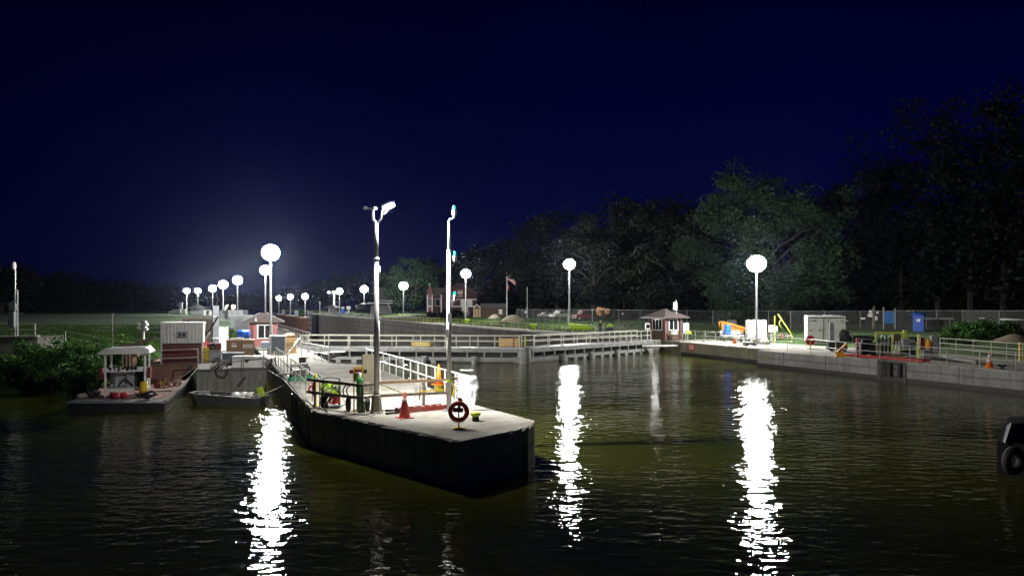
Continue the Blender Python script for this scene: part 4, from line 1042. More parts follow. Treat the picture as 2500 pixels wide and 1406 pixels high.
t = thing('outboard_motor', 'lime green hooded outboard motor tilted at the jon boat stern', 'motor', (jb.x + 1.85, jb.y - .42, WZ + .35), R(-12))
m = MB(); m.box((0, 0, .32), (.26, .34, .52), ry=R(-22), taper=.8); m.build('cowl', MOTORG, t)
m = MB(); m.beam((.08, 0, .1), (.22, 0, -.75), .12, .16); m.build('leg', BLACK, t)

# tug corner with tyre fender at the right edge
tp = gp(2430, 1160, WZ)
t = thing('tug_boat', 'black tug bow poking into the picture at the right edge', 'tug', (tp.x, tp.y, WZ), R(12))
m = MB(); m.prism([(0.15, .1), (.6, -.5), (6, -1.2), (7, 4.5), (4.7, 4.2)], -.5, 1.0); m.build('hull', BLACK, t)
m = MB(); m.plate([(.25, 1.0), (4, 1.0), (4, 1.52), (.42, 1.52)], -.1, .0); m.build('bulwark', NAVY, t)
m = MB(); m.tube([(.22, -.12, .98), (.42, -.12, 1.54), (4, -.12, 1.54)], .035); m.box((.9, -.16, 1.1), (.14, .1, .35)); m.build('cap_rail', GREYB, t)
t = thing('tyre_fender', 'worn black tyre hung on the tug bow as a fender', 'tyre', (tp.x + .18, tp.y - .55, WZ + .45), R(20))
m = MB(); m.torus((0, 0, .1), .30, .125, 'Y', 26, 10); m.build('tyre', RUBBER, t, True)
m = MB(); m.torus((0, -.1, .1), .30, .045, 'Y', 26, 6); m.build('sidewall', DARK, t, True)

# ------------------------------------------------------------------ dam works at the far left
p = at(20, 60, 0)
t = thing('dam_pier', 'grey concrete dam pier with a railing at the far left edge', 'dam', p, R(4))
m = MB(); m.box((-2.5, 2, -.2), (9.5, 4, 3.0)); m.build('wall', CWALL, t)
m = MB(); m.box((-2.5, .0, 1.36), (9.6, .5, .14)); m.build('slab', DECK, t)
for z in (2.35, 1.85):
    m = MB(); m.cyl((-7, .1, z), (2.1, .1, z), .03); m.build('rail', GALV, t)
for k in range(7):
    m = MB(); m.cyl((-7 + 1.5 * k, .1, 1.4), (-7 + 1.5 * k, .1, 2.36), .03); m.build('rail_post', GALV, t)
p = at(37, 59, 1.4)
t = thing('sensor_mast', 'thin grey mast with sensors and a box on the far left dam pier', 'mast', p)
m = MB(); m.cyl((0, 0, 0), (0, 0, 5.4), .05, n=8); m.cyl((.2, 0, 0), (.2, 0, 3.6), .035, n=6); m.build('pole', GALV, t)
m = MB(); m.box((-.1, -.1, 2.25), (.5, .3, .5)); m.box((-.15, -.1, 1.3), (.45, .35, 1.2)); m.build('equipment_box', GREYB, t)
m = MB(); m.box((-.2, -.1, 2.6), (.6, .4, .05), ry=R(-25)); m.build('solar_panel', NAVY, t)
m = MB(); m.lathe([(.12, 5.2), (.16, 5.3), (.16, 5.6), (.08, 5.75), (0, 5.76)], (-.1, 0, 0), 10); m.box((.35, 0, 1.75), (.5, .04, .04)); m.build('sensor_head', WHITE, t)
railing('pipe_railing', 'thin pale handrail sloping down the left bank behind the bushes', [at(85, 61, 1.3), at(160, 59, .75), at(240, 57.5, .3), at(345, 56, -.1)], h=1.05, sp_=4, rails=(1.0, .55), mat=RAILG, r=.03)
p = at(350, 57, -.1)
t = thing('signal_cluster', 'grey post with a cluster of lamp heads above the shack', 'signal', p)
m = MB(); m.cyl((0, 0, 0), (0, 0, 2.0), .1, n=8); m.build('post', GALV, t)
m = MB(); m.box((0, 0, 2.35), (.42, .3, .75)); m.build('housing', CABG, t)
for k, (x, z) in enumerate(((-.26, 2.5), (-.26, 2.2), (.26, 2.45), (.26, 2.1))):
    m = MB(); m.cyl((x, .1, z), (x, -.25, z), .1, .13, 10); m.build('lamp_hood', WHITE, t)
p = at(275, 48, -.9)
t = thing('thin_pole', 'thin pale vertical pole rising from the bushes behind the shack', 'pole', p)
m = MB(); m.cyl((0, 0, 0), (0, 0, 4.0), .025, n=6); m.build('pole', RAILG, t)
m = MB(); m.cyl((0, 0, 4.0), (0, 0, 4.12), .035, n=6); m.build('cap', WHITE, t)
# ------------------------------------------------------------------ right bank: gatehouse and signs
aW = 2.34; th = R(33)
cpt = at(1624, 83.5, 0); Rm = Matrix.Rotation(th, 3, 'Z')
t = thing('gatehouse', 'brick gatehouse with spreading brown hip roof beside the right lock gate', 'gatehouse', cpt + Rm @ Vector((aW / 2, aW / 2, 0)), th)
h = aW / 2
m = MB(); m.box((0, 0, 1.25), (aW, aW, 2.5)); m.build('wall', BRICK, t)
for x, y in ((-h, -h), (h, -h), (-h, h)):
    m = MB(); m.box((x, y, 1.25), (.34, .34, 2.5)); m.build('corner_pier', PINKB, t)
m = MB(); m.box((0.0, 0, .55), (aW + .05, aW + .05, 1.06)); m.build('dado', BROWN, t)
pane_window(t, (.06, -h - .02, 1.68), 1.35, 1.2, 2)
pane_window(t, (-h - .02, .05, 1.68), 1.5, 1.2, 3, rz=R(90))
m = MB(); e_ = h + .75
m.add([(-e_, -e_, 2.42), (e_, -e_, 2.42), (e_, e_, 2.42), (-e_, e_, 2.42), (-e_, -e_, 2.5), (e_, -e_, 2.5), (e_, e_, 2.5), (-e_, e_, 2.5), (-.12, -.12, 3.45), (.12, -.12, 3.45), (.12, .12, 3.45), (-.12, .12, 3.45)],
      [(3, 2, 1, 0), (0, 1, 5, 4), (1, 2, 6, 5), (2, 3, 7, 6), (3, 0, 4, 7), (4, 5, 9, 8), (5, 6, 10, 9), (6, 7, 11, 10), (7, 4, 8, 11), (8, 9, 10, 11)])
m.build('roof', ROOF, t)
m = MB(); m.box((-e_ - .01, 0, 2.436), (.03, 2 * e_, .17)); m.build('fascia', WHITE, t)
m = MB(); m.box((-1.29, .27, 2.41), (.34, .05, .09), rz=R(-44)); ev = m.build('eave_lamp', GALV, t)
nv_ = Vector((-.69, -.72, 0)); sv_ = Vector((.72, -.69, 0)); c_ = Vector((-1.29, .27, 2.393)) + nv_ * .035
m = MB(); m.add([c_ - sv_ * .15 - Vector((0, 0, .025)), c_ + sv_ * .15 - Vector((0, 0, .025)), c_ + sv_ * .15 + Vector((0, 0, .02)), c_ - sv_ * .15 + Vector((0, 0, .02))], [(0, 1, 2, 3)]); m.build('lens', EM('eave lamp lens', (1, .98, .95), 380), ev)
m = MB(); m.cyl((.55, -1.15, 2.2), (.55, -1.15, 4.4), .04, n=6); m.box((.42, -1.1, 3.75), (.58, .08, .85)); m.build('antenna_panel', WHITE, t)
m = MB(); m.box((.15, -h - .1, .8), (.9, .04, .42)); o = m.build('notice_board', WHITE, t)
m = MB()
for k in range(2):
    m.box((-.16, -h - .13, .92 - k * .2), (.12, .02, .12))
    for j in range(2): m.box((.25, -h - .13, .95 - k * .2 - j * .06), (.5, .02, .03))
m.build('lettering', BLACK, o)
p = at(1673, 82, 0)
t = thing('meter_cabinet', 'pale grey green meter cabinet right of the brick gatehouse', 'cabinet', p, R(20))
m = MB(); m.box((0, 0, 1.35), (.75, .35, 1.15)); m.build('cabinet', CABG, t)
for x in (-.3, .3):
    m = MB(); m.box((x, 0, .4), (.07, .07, .8)); m.build('leg', GALV, t)
m = MB(); m.box((-.2, -.19, 1.78), (.12, .03, .1)); m.build('meter', BLACK, t)
p = at(1581, 84, 0)
t = thing('framed_panel', 'small white framed dark panel left of the brick gatehouse', 'panel', p, R(10))
m = MB(); m.box((0, 0, 1.5), (.58, .06, .68)); m.build('frame', WHITE, t)
m = MB(); m.box((0, -.035, 1.5), (.36, .03, .46)); m.build('panel', GLASS, t)
m = MB(); m.box((0, .02, .6), (.08, .06, 1.2)); m.build('post', GALV, t)
# red notice on the tan wall
best = min((abs((q_.x / q_.y * F + CX) - 1689), k_) for k_ in range(200) for q_ in [lk(60, 44.9).lerp(lk(67.2, 45.3), k_ / 199)])
p = lk(60, 44.9).lerp(lk(67.2, 45.3), best[1] / 199); nv = lk(67.2, 45.3) - lk(60, 44.9); wa = math.atan2(nv.y, nv.x); nn = Vector((-nv.y, nv.x, 0)).normalized()
p = p + nn * .03; p.z = zy(848, p.y)
t = thing('red_sign', 'red sign with white lines fixed low on the tan lock wall', 'sign', p, wa + math.pi)
m = MB(); m.box((0, 0, 0), (1.25, .03, .66)); m.build('board', RED, t)
m = MB()
for k, (wd, z) in enumerate(((.8, .18), (.95, .0), (.85, -.12))): m.box((0, -.02, z), (wd, .012, .06))
m.build('lettering', WHITE, t)
# lime vest on the rail
p = at(1684, 81.2, .62)
t = thing('safety_vest', 'lime safety vest hung over the pale rail right of the brick gatehouse', 'vest', p)
m = MB(); m.box((-.12, 0, .33), (.42, .14, .3), rx=.1); m.box((.1, -.03, .14), (.2, .1, .4), ry=-.5); m.build('vest', HIVIS, t)
m = MB(); m.box((.1, -.06, .02), (.26, .16, .26)); m.build('dark_lining', BLACK, t)

# skid steer, drum, cabinets
p = at(1786, 88, .05)
t = thing('skid_steer', 'orange yellow skid steer loader parked behind the blue barrel', 'loader', p, R(-6))
ORY = M('loader orange paint', (.55, .22, .02), .45, 0, .1)
m = MB(); m.plate([(-1.1, .5), (1.0, .5), (1.3, 1.0), (1.2, 1.3), (-.2, 1.75), (-1.15, 1.8)], -.75, .75); m.build('body', ORY, t)
for y in (-.88, .88):
    m = MB(); m.beam((-1.2, y, 1.85), (1.35, y, 1.15), .14, .26); m.beam((-1.2, y, 1.85), (-1.1, y, .9), .14, .28); m.beam((1.35, y, 1.15), (1.6, y, .5), .12, .2); m.build('lift_arm', ORY, t)
m = MB(); m.plate([(-.5, 1.3), (.55, 1.2), (.45, 2.05), (-.45, 2.1)], -.62, .62); m.build('cab', BLACK, t)
m = MB(); m.plate([(1.4, .1), (2.3, .12), (2.0, .5), (1.7, .75), (1.45, .7)], -.95, .95); m.build('bucket', MAROON, t)
for x in (-.65, .6):
    for y in (-.85, .85):
        m = MB(); m.torus((x, y, .4), .26, .14, 'Y', 18, 8); m.build('wheel', RUBBER, t, True)
        m = MB(); m.cyl((x, y - .1, .4), (x, y + .1, .4), .16, n=12); m.build('rim', CABG, t)
p = at(1776, 82, 0)
t = thing('flat_cart', 'white flatbed cart piled with fittings under the blue barrel', 'cart', p, R(8))
m = MB(); m.box((.5, 0, .55), (2.3, 1.1, .14)); m.build('bed', WHITE, t)
for x in (-.4, 1.4):
    m = MB(); m.torus((x, -.5, .26), .18, .08, 'Y', 14, 6); m.build('wheel', RUBBER, t, True)
m = MB(); m.box((.5, .45, .85), (2.3, .05, .5)); m.build('side_board', GREYB, t)
t = thing('blue_barrel', 'bright blue plastic barrel standing on the white cart', 'barrel', p + Vector((0, 0, .62)))
m = MB(); m.lathe([(.26, 0), (.34, .06), (.35, .3), (.33, .32), (.35, .34), (.35, .7), (.33, .72), (.35, .74), (.34, 1.0), (.26, 1.06), (0, 1.06)], n=18); m.build('barrel', BLUE, t, True)
m = MB(); m.cyl((.1, -.1, 1.06), (.1, -.1, 1.1), .05); m.build('bung', BLACK, t)
for k, (px, lb, yy) in enumerate(((1834, 'left one of the twin white cabinets behind the right mast', 0), (1857, 'right one of the twin white cabinets behind the right mast', 0))):
    p = at(px, 83, 0)
    t = thing('white_cabinet', lb, 'cabinet', p, R(2), 'twin white cabinets')
    m = MB(); m.box((0, 0, 1.2), (1.0, .8, 2.0)); m.build('body', WHITE, t)
    m = MB(); m.box((0, 0, .1), (1.0, .8, .2)); m.build('plinth', GREYB, t)
    m = MB(); m.cyl((-.3, 0, 2.2), (-.3, 0, 2.32), .05); m.cyl((.3, 0, 2.2), (.3, 0, 2.32), .05); m.build('lifting_eye', GALV, t)
cone(at(1793, 75.5, 0), 'faded orange cone by the dark railing near the blue barrel', .95, ORANGE, ((.55, .75),))
for px, d_, hh, wd, mt, lb in ((1883, 80, 1.2, .55, WHITE, 'small white electrical box on a post left of the yellow ladder rail'), (1893, 79.5, 1.0, .42, CABG, 'small grey electrical box just left of the yellow ladder rail')):
    p = at(px, d_, 0); t = thing('electrical_box', lb, 'electrical box', p, R(5))
    m = MB(); m.box((0, 0, 1.35), (wd, .3, hh * .6)); m.build('box', mt, t)
    m = MB(); m.box((0, .05, .55), (.1, .1, 1.1)); m.build('post', GALV, t)
p = at(1920, 77.5, 0)
t = thing('ladder_rail', 'yellow bent tube ladder rail sloping above the right deck', 'ladder rail', p)
m = MB(); m.tube([(.55, 0, .25), (.6, 0, .55), (.45, 0, .95), (-.75, .3, 2.9)], .05); m.tube([(-.1, .25, 1.1), (-.6, .3, 1.8), (-.62, .3, 2.1), (-.4, .3, 2.4)], .04); m.build('handrail', YGREEN, t, True)
m = MB(); m.cyl((-1.1, .3, 0), (-1.1, .3, 2.75), .05); m.build('upright', YGREEN, t)
t = thing('work_bench', 'low pale tube frame with a small red lantern near the yellow ladder rail', 'frame', at(1908, 76, 0))
m = MB()
for z in (.55, 1.0): m.beam((-.9, 0, z), (.6, 0, z), .05, .05)
for x in (-.9, .6): m.box((x, 0, .5), (.05, .05, 1.0))
m.build('frame', RAILG, t)
m = MB(); m.lathe([(.1, .6), (.12, .7), (.1, .85), (.03, .9)], (.1, -.1, 0), 10); m.build('lantern', RED, t)
t = thing('hose_heap', 'dark tangled hoses on the tan wall edge before the right mast', 'hoses', at(1832, 71, 0))
for k in range(7):
    a0 = random.random() * 6; m = MB(); m.tube([(.9 * math.cos(a0 + j * .9) * (.4 + .08 * k), .3 * math.sin(a0 + j), .12 + .14 * math.sin(a0 * 2 + j * 1.4) + .05) for j in range(8)], .04); m.build('hose', BLACK if k % 2 else DARK, t, True)
t = thing('hydraulic_fittings', 'grey and black machine fittings lying behind the railing left of the right mast', 'machine parts', at(1815, 77, 0))
for k in range(9):
    m = MB(); m.box((-1.1 + .27 * k, random.uniform(-.2, .2), .3 + .1 * (k % 3)), (.22, .3, .25 + .2 * (k % 2)), rz=k); m.build('fitting', (DARK, CREFL, GREYB)[k % 3], t)
t = thing('white_tarp', 'white tarp thrown over a tripod at the foot of the right mast', 'tarp', at(1867, 74, 0))
m = MB(); m.lathe([(.55, 0), (.4, .35), (.2, .7), (.05, .85), (0, .86)], n=9); m.build('tarp', WHITE, t, True)
m = MB(); m.beam((-.8, 0, .1), (-.1, 0, .75), .05, .05); m.build('leg', GALV, t)

# white box trailer
p = at(1972, 72.8, 0); rz = R(-17)
t = thing('box_trailer', 'big white box trailer with double rear doors on the right deck', 'trailer', p, rz)
W3, H3 = 3.3, 2.62
m = MB(); m.box((W3 / 2, 2.2, .2 + H3 / 2), (W3, 4.4, H3 - .05)); m.build('box', WHITE, t)
m = MB(); m.box((W3 / 2, -.01, H3 + .12), (W3 + .04, .1, .16)); m.box((W3 / 2, -.01, .18), (W3 + .04, .1, .12)); m.box((.0, -.01, 1.45), (.1, .1, 2.6)); m.box((W3, -.01, 1.45), (.1, .1, 2.6)); m.build('frame', WHITE, t)
for z in (H3 - .02, .3):
    m = MB(); m.box((W3 / 2, -.04, z), (W3 - .3, .05, .08)); m.build('seal', DARK, t)
for x0, x1 in ((.16, 1.5), (1.66, 3.14)):
    m = MB(); m.box(((x0 + x1) / 2, -.03, 1.4), (x1 - x0, .05, 2.2)); dr = m.build('door', WHITE, t)
    xb = x1 - .12 if x0 < 1 else x0 + .2
    m = MB(); m.cyl((xb, -.08, .35), (xb, -.08, 2.55), .025, n=6); m.box((xb + (-.22 if x0 < 1 else .2), -.09, 1.4), (.45, .03, .05)); m.build('lock_bar', BLACK, dr)
    m = MB(); xh = x0 if x0 < 1 else x1
    for z in (.6, 1.4, 2.3): m.box((xh + (.14 if x0 < 1 else -.14), -.065, z), (.3, .03, .06))
    m.build('hinge', DARK, dr)
m = MB(); m.box((.62, -.066, 2.33), (.3, .02, .1)); m.build('label_plate', BLACK, t)
m = MB(); m.box((W3 + .1, 0, 2.35), (.4, .1, .1)); m.build('bracket', WHITE, t)
for x in (.5, 2.8):
    m = MB(); m.torus((x, 1.8, .36), .24, .12, 'X', 16, 6); m.build('wheel', RUBBER, t, True)
# red reel
t = thing('hose_reel', 'red round life ring reel hung on the yellow posted railing', 'reel', at(1978, 66, 0), R(12))
m = MB(); m.torus((0, 0, .74), .36, .1, 'Y', 26, 8); m.cyl((0, .0, .74), (0, .08, .74), .34, n=22); m.build('reel', RED, t, True)
m = MB(); m.box((0, .05, .2), (.08, .08, .4)); m.box((0, .0, .03), (.5, .4, .05)); m.build('stand', GALV, t)
# machines before the trailer
t = thing('compressor', 'dark compressor with upright column in front of the white trailer', 'compressor', at(2043, 63, 0), R(-10))
m = MB(); m.box((0, 0, .45), (1.5, .8, .6)); m.cyl((-.75, 0, .4), (.75, 0, .4), .3, n=14); m.build('body', DARK, t)
m = MB(); m.box((-.42, 0, 1.5), (.36, .3, 1.5)); m.box((-.42, 0, 2.3), (.2, .2, .2)); m.build('column', GREYB, t)
m = MB(); m.ball((.55, 0, 1.4), .42, 12, 8, (1, .8, 1)); m.box((.5, 0, 1.0), (.7, .6, .4)); m.build('motor', DARK, t)
m = MB(); m.tube([(.2, -.1, .7), (.1, -.2, 1.5), (.4, -.2, 1.9), (.9, -.1, 1.6), (1.25, 0, 1.2), (1.25, 0, .6)], .035); m.build('pipe', HOSE, t, True)
for x in (-.5, .5):
    m = MB(); m.torus((x, -.45, .24), .16, .08, 'Y', 14, 6); m.build('wheel', RUBBER, t, True)
t = thing('anchor_bracket', 'bright amber triangular bracket with a tilted arm at the deck edge', 'bracket', at(2052, 55.6, 0), R(-12))
AMB = M('amber paint', (.72, .32, .01), .5, 0, .1)
m = MB(); m.plate([(-.38, 0), (.4, 0), (.15, .48), (-.1, .45)], -.12, .12); m.build('plate', AMB, t)
m = MB(); m.beam((-.32, -.1, .2), (.4, -.1, 1.0), .08, .16); m.build('arm', AMB, t)
m = MB(); m.beam((-.15, -.16, .35), (.12, -.16, .65), .03, .08); m.build('slot', BLACK, t)
t = thing('red_post', 'red and white chipped post at the left end of the red ladder', 'post', at(2093, 55, 0))
m = MB(); m.box((0, 0, .7), (.16, .16, 1.4)); m.build('post', PINKR, t)
m = MB()
for z in (.5, .85): m.box((0, -.085, z), (.12, .02, .12))
m.build('patch', CREFL, t)
t = thing('welding_machine', 'black welding machine between the red post and the gas bottles', 'machine', at(2116, 56.5, 0), R(-8))
m = MB(); m.box((0, 0, .6), (1.0, .7, .9)); m.cyl((-.35, 0, 1.05), (.35, 0, 1.05), .2, n=12); m.build('body', BLACK, t)
m = MB(); m.beam((-.6, -.1, 1.3), (.5, -.1, 1.25), .05, .05); m.build('bar', GALV, t)
for x in (-.35, .35):
    m = MB(); m.torus((x, -.38, .22), .15, .07, 'Y', 14, 6); m.build('wheel', RUBBER, t, True)
# gas bottle rack
rk = at(2138, 57.5, 0)
t = thing('bottle_rack', 'yellow framed gas bottle rack on the right deck', 'rack', rk, R(-10))
Lr = 2.05
m = MB(); m.box((Lr / 2, 0, 1.72), (Lr + .1, .08, .12))
for x in (0, 1.2): m.box((x, 0, .86), (.1, .1, 1.7))
m.box((1.98, -.2, .95), (.22, .16, 1.95)); m.build('frame', YGREEN, t)
m = MB(); m.box((.6, -.2, .95), (1.1, .04, .05)); m.build('chain_bar', GALV, t)
m = MB(); m.box((.95, .1, .06), (2.2, .7, .12)); m.build('skid', RUSTB, t)
m = MB(); m.box((1.55, .2, 1.15), (.5, .3, .9)); m.build('back_box', BROWN, t)
BOT = M('dark bottle paint', (.035, .04, .035), .4, .2)
for k in range(6):
    bt = thing('gas_bottle', ('%s dark gas bottle of the four in the yellow rack' % ('leftmost', 'second', 'third', 'rightmost')[k]) if k < 4 else ('left white small bottle in the yellow rack', 'right white small bottle in the yellow rack')[k - 4], 'gas bottle', rk + Matrix.Rotation(R(-10), 3, 'Z') @ Vector(((.2 + .26 * k) if k < 4 else (1.42 + .2 * (k - 4)), -.05, .12)), 0, 'gas bottles in the rack')
    hb = 1.3 if k < 4 else .85; r_ = .11 if k < 4 else .075; mt = BOT if k < 4 else CREFL
    m = MB(); m.lathe([(r_, 0), (r_, hb - .18), (r_ * .75, hb - .06), (r_ * .35, hb)], n=12); m.build('body', mt, bt, True)
    m = MB(); m.lathe([(r_ * .6, hb), (r_ * .6, hb + .12), (0, hb + .14)], n=10); m.build('cap', CREFL if k % 2 else mt, bt, True)
# blue panel, toilet, timber pole with notices
p = at(2172, 92, .85)
t = thing('blue_signboard', 'square blue panel on two posts in front of the fence', 'panel', p, R(-5))
m = MB(); m.box((0, 0, 1.5), (1.15, .06, 1.45)); m.build('panel', BLUES, t)
for x in (-.72, .62):
    m = MB(); m.box((x, 0, 1.2), (.12, .1, 2.6 + (.5 if x < 0 else .2))); m.build('post', GALV, t)
p = at(2133, 94, .85)
t = thing('notice_pole', 'rough timber pole with several small white notices by the fence', 'pole', p)
m = MB(); m.cyl((-.12, 0, -.3), (-.08, 0, 2.6), .09); m.cyl((.12, .1, -.3), (.1, .1, 2.9), .1); m.build('pole', WOODR, t)
for x, z, wd, ht in ((-.45, 2.2, .4, .35), (-.5, 1.75, .55, .42), (.4, 2.1, .3, .3), (.25, 1.4, .32, .5)):
    m = MB(); m.box((x, -.12, z), (wd, .02, ht)); m.build('notice', WHITE, t)
p = at(2243, 85, .6)
t = thing('portable_toilet', 'blue portable toilet with white sign in front of the fence', 'portable toilet', p, R(-32))
m = MB(); m.box((0, 0, 1.08), (1.12, 1.12, 2.1), taper=.97); m.build('cabin', BLUEP, t)
m = MB(); m.lathe([(.82, 2.12), (.8, 2.2), (.62, 2.36), (.2, 2.42), (0, 2.42)], n=12); m.build('roof', BLUEP, t, True)
m = MB(); m.box((-.0, -.575, 1.02), (.85, .04, 1.85)); dr = m.build('door', BLUEP, t)
m = MB(); m.box((-.0, -.6, 1.55), (.36, .02, .26)); m.build('door_sign', WHITE, dr)
m = MB()
for k in range(4): m.box((-.2 + .13 * k, -.615, 1.56 - .01 * k), (.07, .012, .14))
m.build('pictogram', BLUEP, dr)
m = MB(); m.box((0, 0, .03), (1.2, 1.2, .1)); m.build('skid', BLACK, t)
m = MB(); m.box((.577, .1, .95), (.02, .7, 1.5)); m.build('side_vent', NAVY, t)
# second yellow post, panel board, dark control boxes
t = thing('bumper_post', 'tall yellow banded post left of the grey control panel', 'post', at(2244, 53.5, 0))
m = MB(); m.box((0, 0, .85), (.18, .18, 1.75)); m.build('post', YGREEN, t)
m = MB()
for z in (1.0, 1.25, 1.5): m.box((0, 0, z), (.19, .19, .04))
m.build('band', DARK, t)
p = at(2278, 53, 0)
t = thing('control_cabinet', 'tall grey control panel with stacked white strips on a pipe frame', 'control panel', p, R(-8))
m = MB(); m.box((.05, 0, 1.25), (.42, .25, .8)); m.build('cabinet', GREYB, t)
m = MB(); m.box((.08, .02, .5), (.48, .2, .75)); m.build('back_board', BLACK, t)
m = MB()
for k in range(4): m.box((.08, -.1, .78 - k * .18), (.36, .04, .1))
m.build('strip', CREFL, t)
m = MB(); m.tube([(-.85, 0, 0), (-.85, 0, 1.72), (.42, 0, 1.72), (.42, 0, 0)], .03); m.build('pipe_frame', GALV, t)
m = MB(); m.box((-.45, -.05, .35), (.5, .4, .66)); m.build('low_box', GREYB, t)
m = MB(); m.box((-.72, 0, 1.1), (.26, .2, .8)); m.build('breaker', MAROON, t)
t = thing('yellow_hydrant', 'small amber hooded valve hanging beside the grey control panel', 'valve', p + Vector((-.38, -.1, .68)))
m = MB(); m.lathe([(.06, 0), (.17, .08), (.2, .45), (.12, .72), (.03, .82)], n=12); m.build('hood', AMB, t, True)
m = MB(); m.lathe([(.03, -.1), (.1, -.06), (.1, .0), (.06, .02)], n=10); m.build('nozzle', CREFL, t, True)
t = thing('pump_skid', 'pale pump skid between the yellow rack and the tall yellow post', 'pump', at(2216, 56, 0), R(-6))
m = MB(); m.box((0, 0, .95), (.8, .5, .7)); m.build('housing', GREYB, t)
m = MB(); m.cyl((-.5, -.1, .3), (.6, -.1, .3), .2, n=12); m.box((.25, -.25, .95), (.45, .1, .12)); m.build('pump', DARK, t)
m = MB(); m.box((.35, 0, 1.3), (.5, .4, .28)); m.build('lid', BLACK, t)
# red ladder lying along the wall edge
a = lk(43.6, 43.75, .05); b = lk(36.6, 43.7, .05)
dv = b - a; L = dv.length
t = thing('steel_ladder', 'long red steel ladder lying along the guide wall edge', 'ladder', a, math.atan2(dv.y, dv.x))
m = MB()
for y in (-.28, .28): m.box((L / 2, y, .06), (L, .06, .14))
m.build('side_rail', RED, t)
m = MB()
for k in range(16): m.box((.2 + (L - .4) * k / 15, 0, .11), (.05, .5, .06)); m.beam((.2 + (L - .4) * k / 15, -.25, .1), (.2 + (L - .4) * min(15, k + 1) / 15, .25, .1), .05, .05)
m.build('rung', PINKR, t)
cone(at(2415, 45.6, 0), 'orange cone with two white bands on the right guide wall', .95, ORANGE, ((.38, .58), (.64, .86)), basemat=ORANGE)
t = thing('cleat', 'rusty dark mooring cleat right of the orange cone', 'cleat', at(2446, 44.6, 0))
m = MB(); m.lathe([(.16, 0), (.1, .08), (.1, .18)], n=10); m.tube([(-.25, 0, .26), (-.1, 0, .2), (.1, 0, .2), (.25, 0, .26)], .07); m.build('cleat', DARK, t)
a = at(2286, 54, .16); b = at(2382, 48.5, .16)
t = thing('grey_pipe', 'long pale pipe lying on the right deck behind the railing', 'pipe', a)
m = MB(); m.cyl((0, 0, 0), b - a, .13, n=14); m.build('pipe', GALV, t, True)
m = MB(); v = b - a; m.cyl(v * .72, v * 1.01, .155, n=14); m.cyl(v * .4, v * .42, .15, n=14); m.build('sleeve', RAILG, t, True)
p = at(2455, 78, 2.7)
t = thing('light_tube', 'bright pale horizontal tube on brackets behind the fence at the right edge', 'tube', at(2470, 82, 1.0))
m = MB(); m.cyl((-1.3, 0, 1.32), (3, 0, 1.2), .1, n=10); m.build('tube', WHITE, t, True)
for x in (-.9, 1.5):
    m = MB(); m.box((x, 0, .55), (.08, .08, 1.3)); m.build('bracket', GALV, t)
t = thing('long_board', 'long grey board resting on trestles behind the fence beside the toilet', 'board', at(2290, 90, 1.0))
m = MB(); m.box((0, 0, 1.25), (3.6, .2, .22)); m.build('board', GREYB, t)
for x in (-1.4, 1.4):
    m = MB(); m.box((x, 0, .55), (.08, .1, 1.2)); m.build('trestle', WOODR, t)
# end post
t = thing('bumper_post', 'yellow post in the railing at the far right edge', 'post', at(2491, 51.5, 0))
m = MB(); m.box((0, 0, .62), (.16, .16, 1.25)); m.build('post', YELLOW, t)
m = MB(); m.box((0, 0, .02), (.36, .36, .04)); m.build('base_plate', GALV, t)
t = thing('dirt_heap', 'brown dirt heap beyond the olive railing at the right edge', 'heap', at(2478, 62, -.02))
m = MB(); m.lathe([(3.0, 0), (2.2, .55), (1.3, 1.05), (.5, 1.4), (0, 1.5)], n=16); m.build('heap', M('brown dirt', (.16, .13, .08), .95, 0, .35, 2), t, True)

# mooring bollards along the chamber wall
bp = None
for px, d_, lb in ((977, 262, 'left yellow bollard of the pair below the mast left of the brick house'), (990, 258, 'right yellow bollard of the pair below the mast left of the brick house'), (1141, 164, 'yellow bollard at the foot of the mast before the brick house'), (1302, 122, 'lone yellow bollard on the chamber wall left of the pickup'), (1396, 124, 'yellow bollard beside the foot of the mast in front of the pickup')):
    if bp is None:
        bp = thing('mooring_bollard', lb, 'bollard', at(px, d_, 0), 0, 'yellow bollards along the chamber wall')
        m = MB(); m.lathe([(.42, 0), (.36, .5), (.6, .62), (.62, .8), (.4, .9), (0, .9)], n=12); m.build('drum', HIVIS, bp, True)
        m = MB(); m.lathe([(.7, 0), (.7, .04), (.4, .05)], n=12); m.build('base_plate', DARK, bp)
    else: copy_tree(bp, at(px, d_, 0), 0, lb)
t = thing('lime_boom', 'lime green padded boom lying along the chamber wall by the mast foot', 'boom', at(1408, 118, .0), R(4))
m = MB(); m.tube([(-1.0, 0, .45), (.2, .2, .5), (1.6, .3, .42), (2.4, .2, .3)], [.36, .42, .38, .2], 8); m.build('boom', HIVIS, t, True)
t = thing('plywood_sheet', 'plywood panel tied to the left gate railing at the mitre', 'panel', at(1244, 67.6, 0), R(-6))
m = MB(); m.box((0, 0, .5), (1.92, .05, .72)); m.build('panel', PLY, t)
m = MB(); m.box((.35, -.04, .5), (.12, .05, 1.05)); m.build('batten', RUSTB, t)
t = thing('yellow_trough', 'tan yellow trough on the left gate walkway behind the signal mast', 'trough', at(1030, 69.6, .05), R(-8))
m = MB(); m.plate([(-.85, .0), (.85, .0), (1.0, .55), (-1.0, .55)], -.3, .3); m.build('trough', M('tan yellow paint', (.42, .33, .1), .6), t)
m = MB(); m.box((0, 0, .57), (2.1, .66, .06)); m.build('rim', GREYB, t)
t = thing('gate_marker', 'yellow plate on the right gate railing beside the mitre', 'marker', at(1282, 66.3, .0))
m = MB(); m.box((0, 0, .62), (.12, .05, .85)); m.build('marker', YGREEN, t)
t = thing('black_pump', 'low black pump frame on the wall at the right gate end near the two workers', 'pump', at(1487, 96, 0), R(-5))
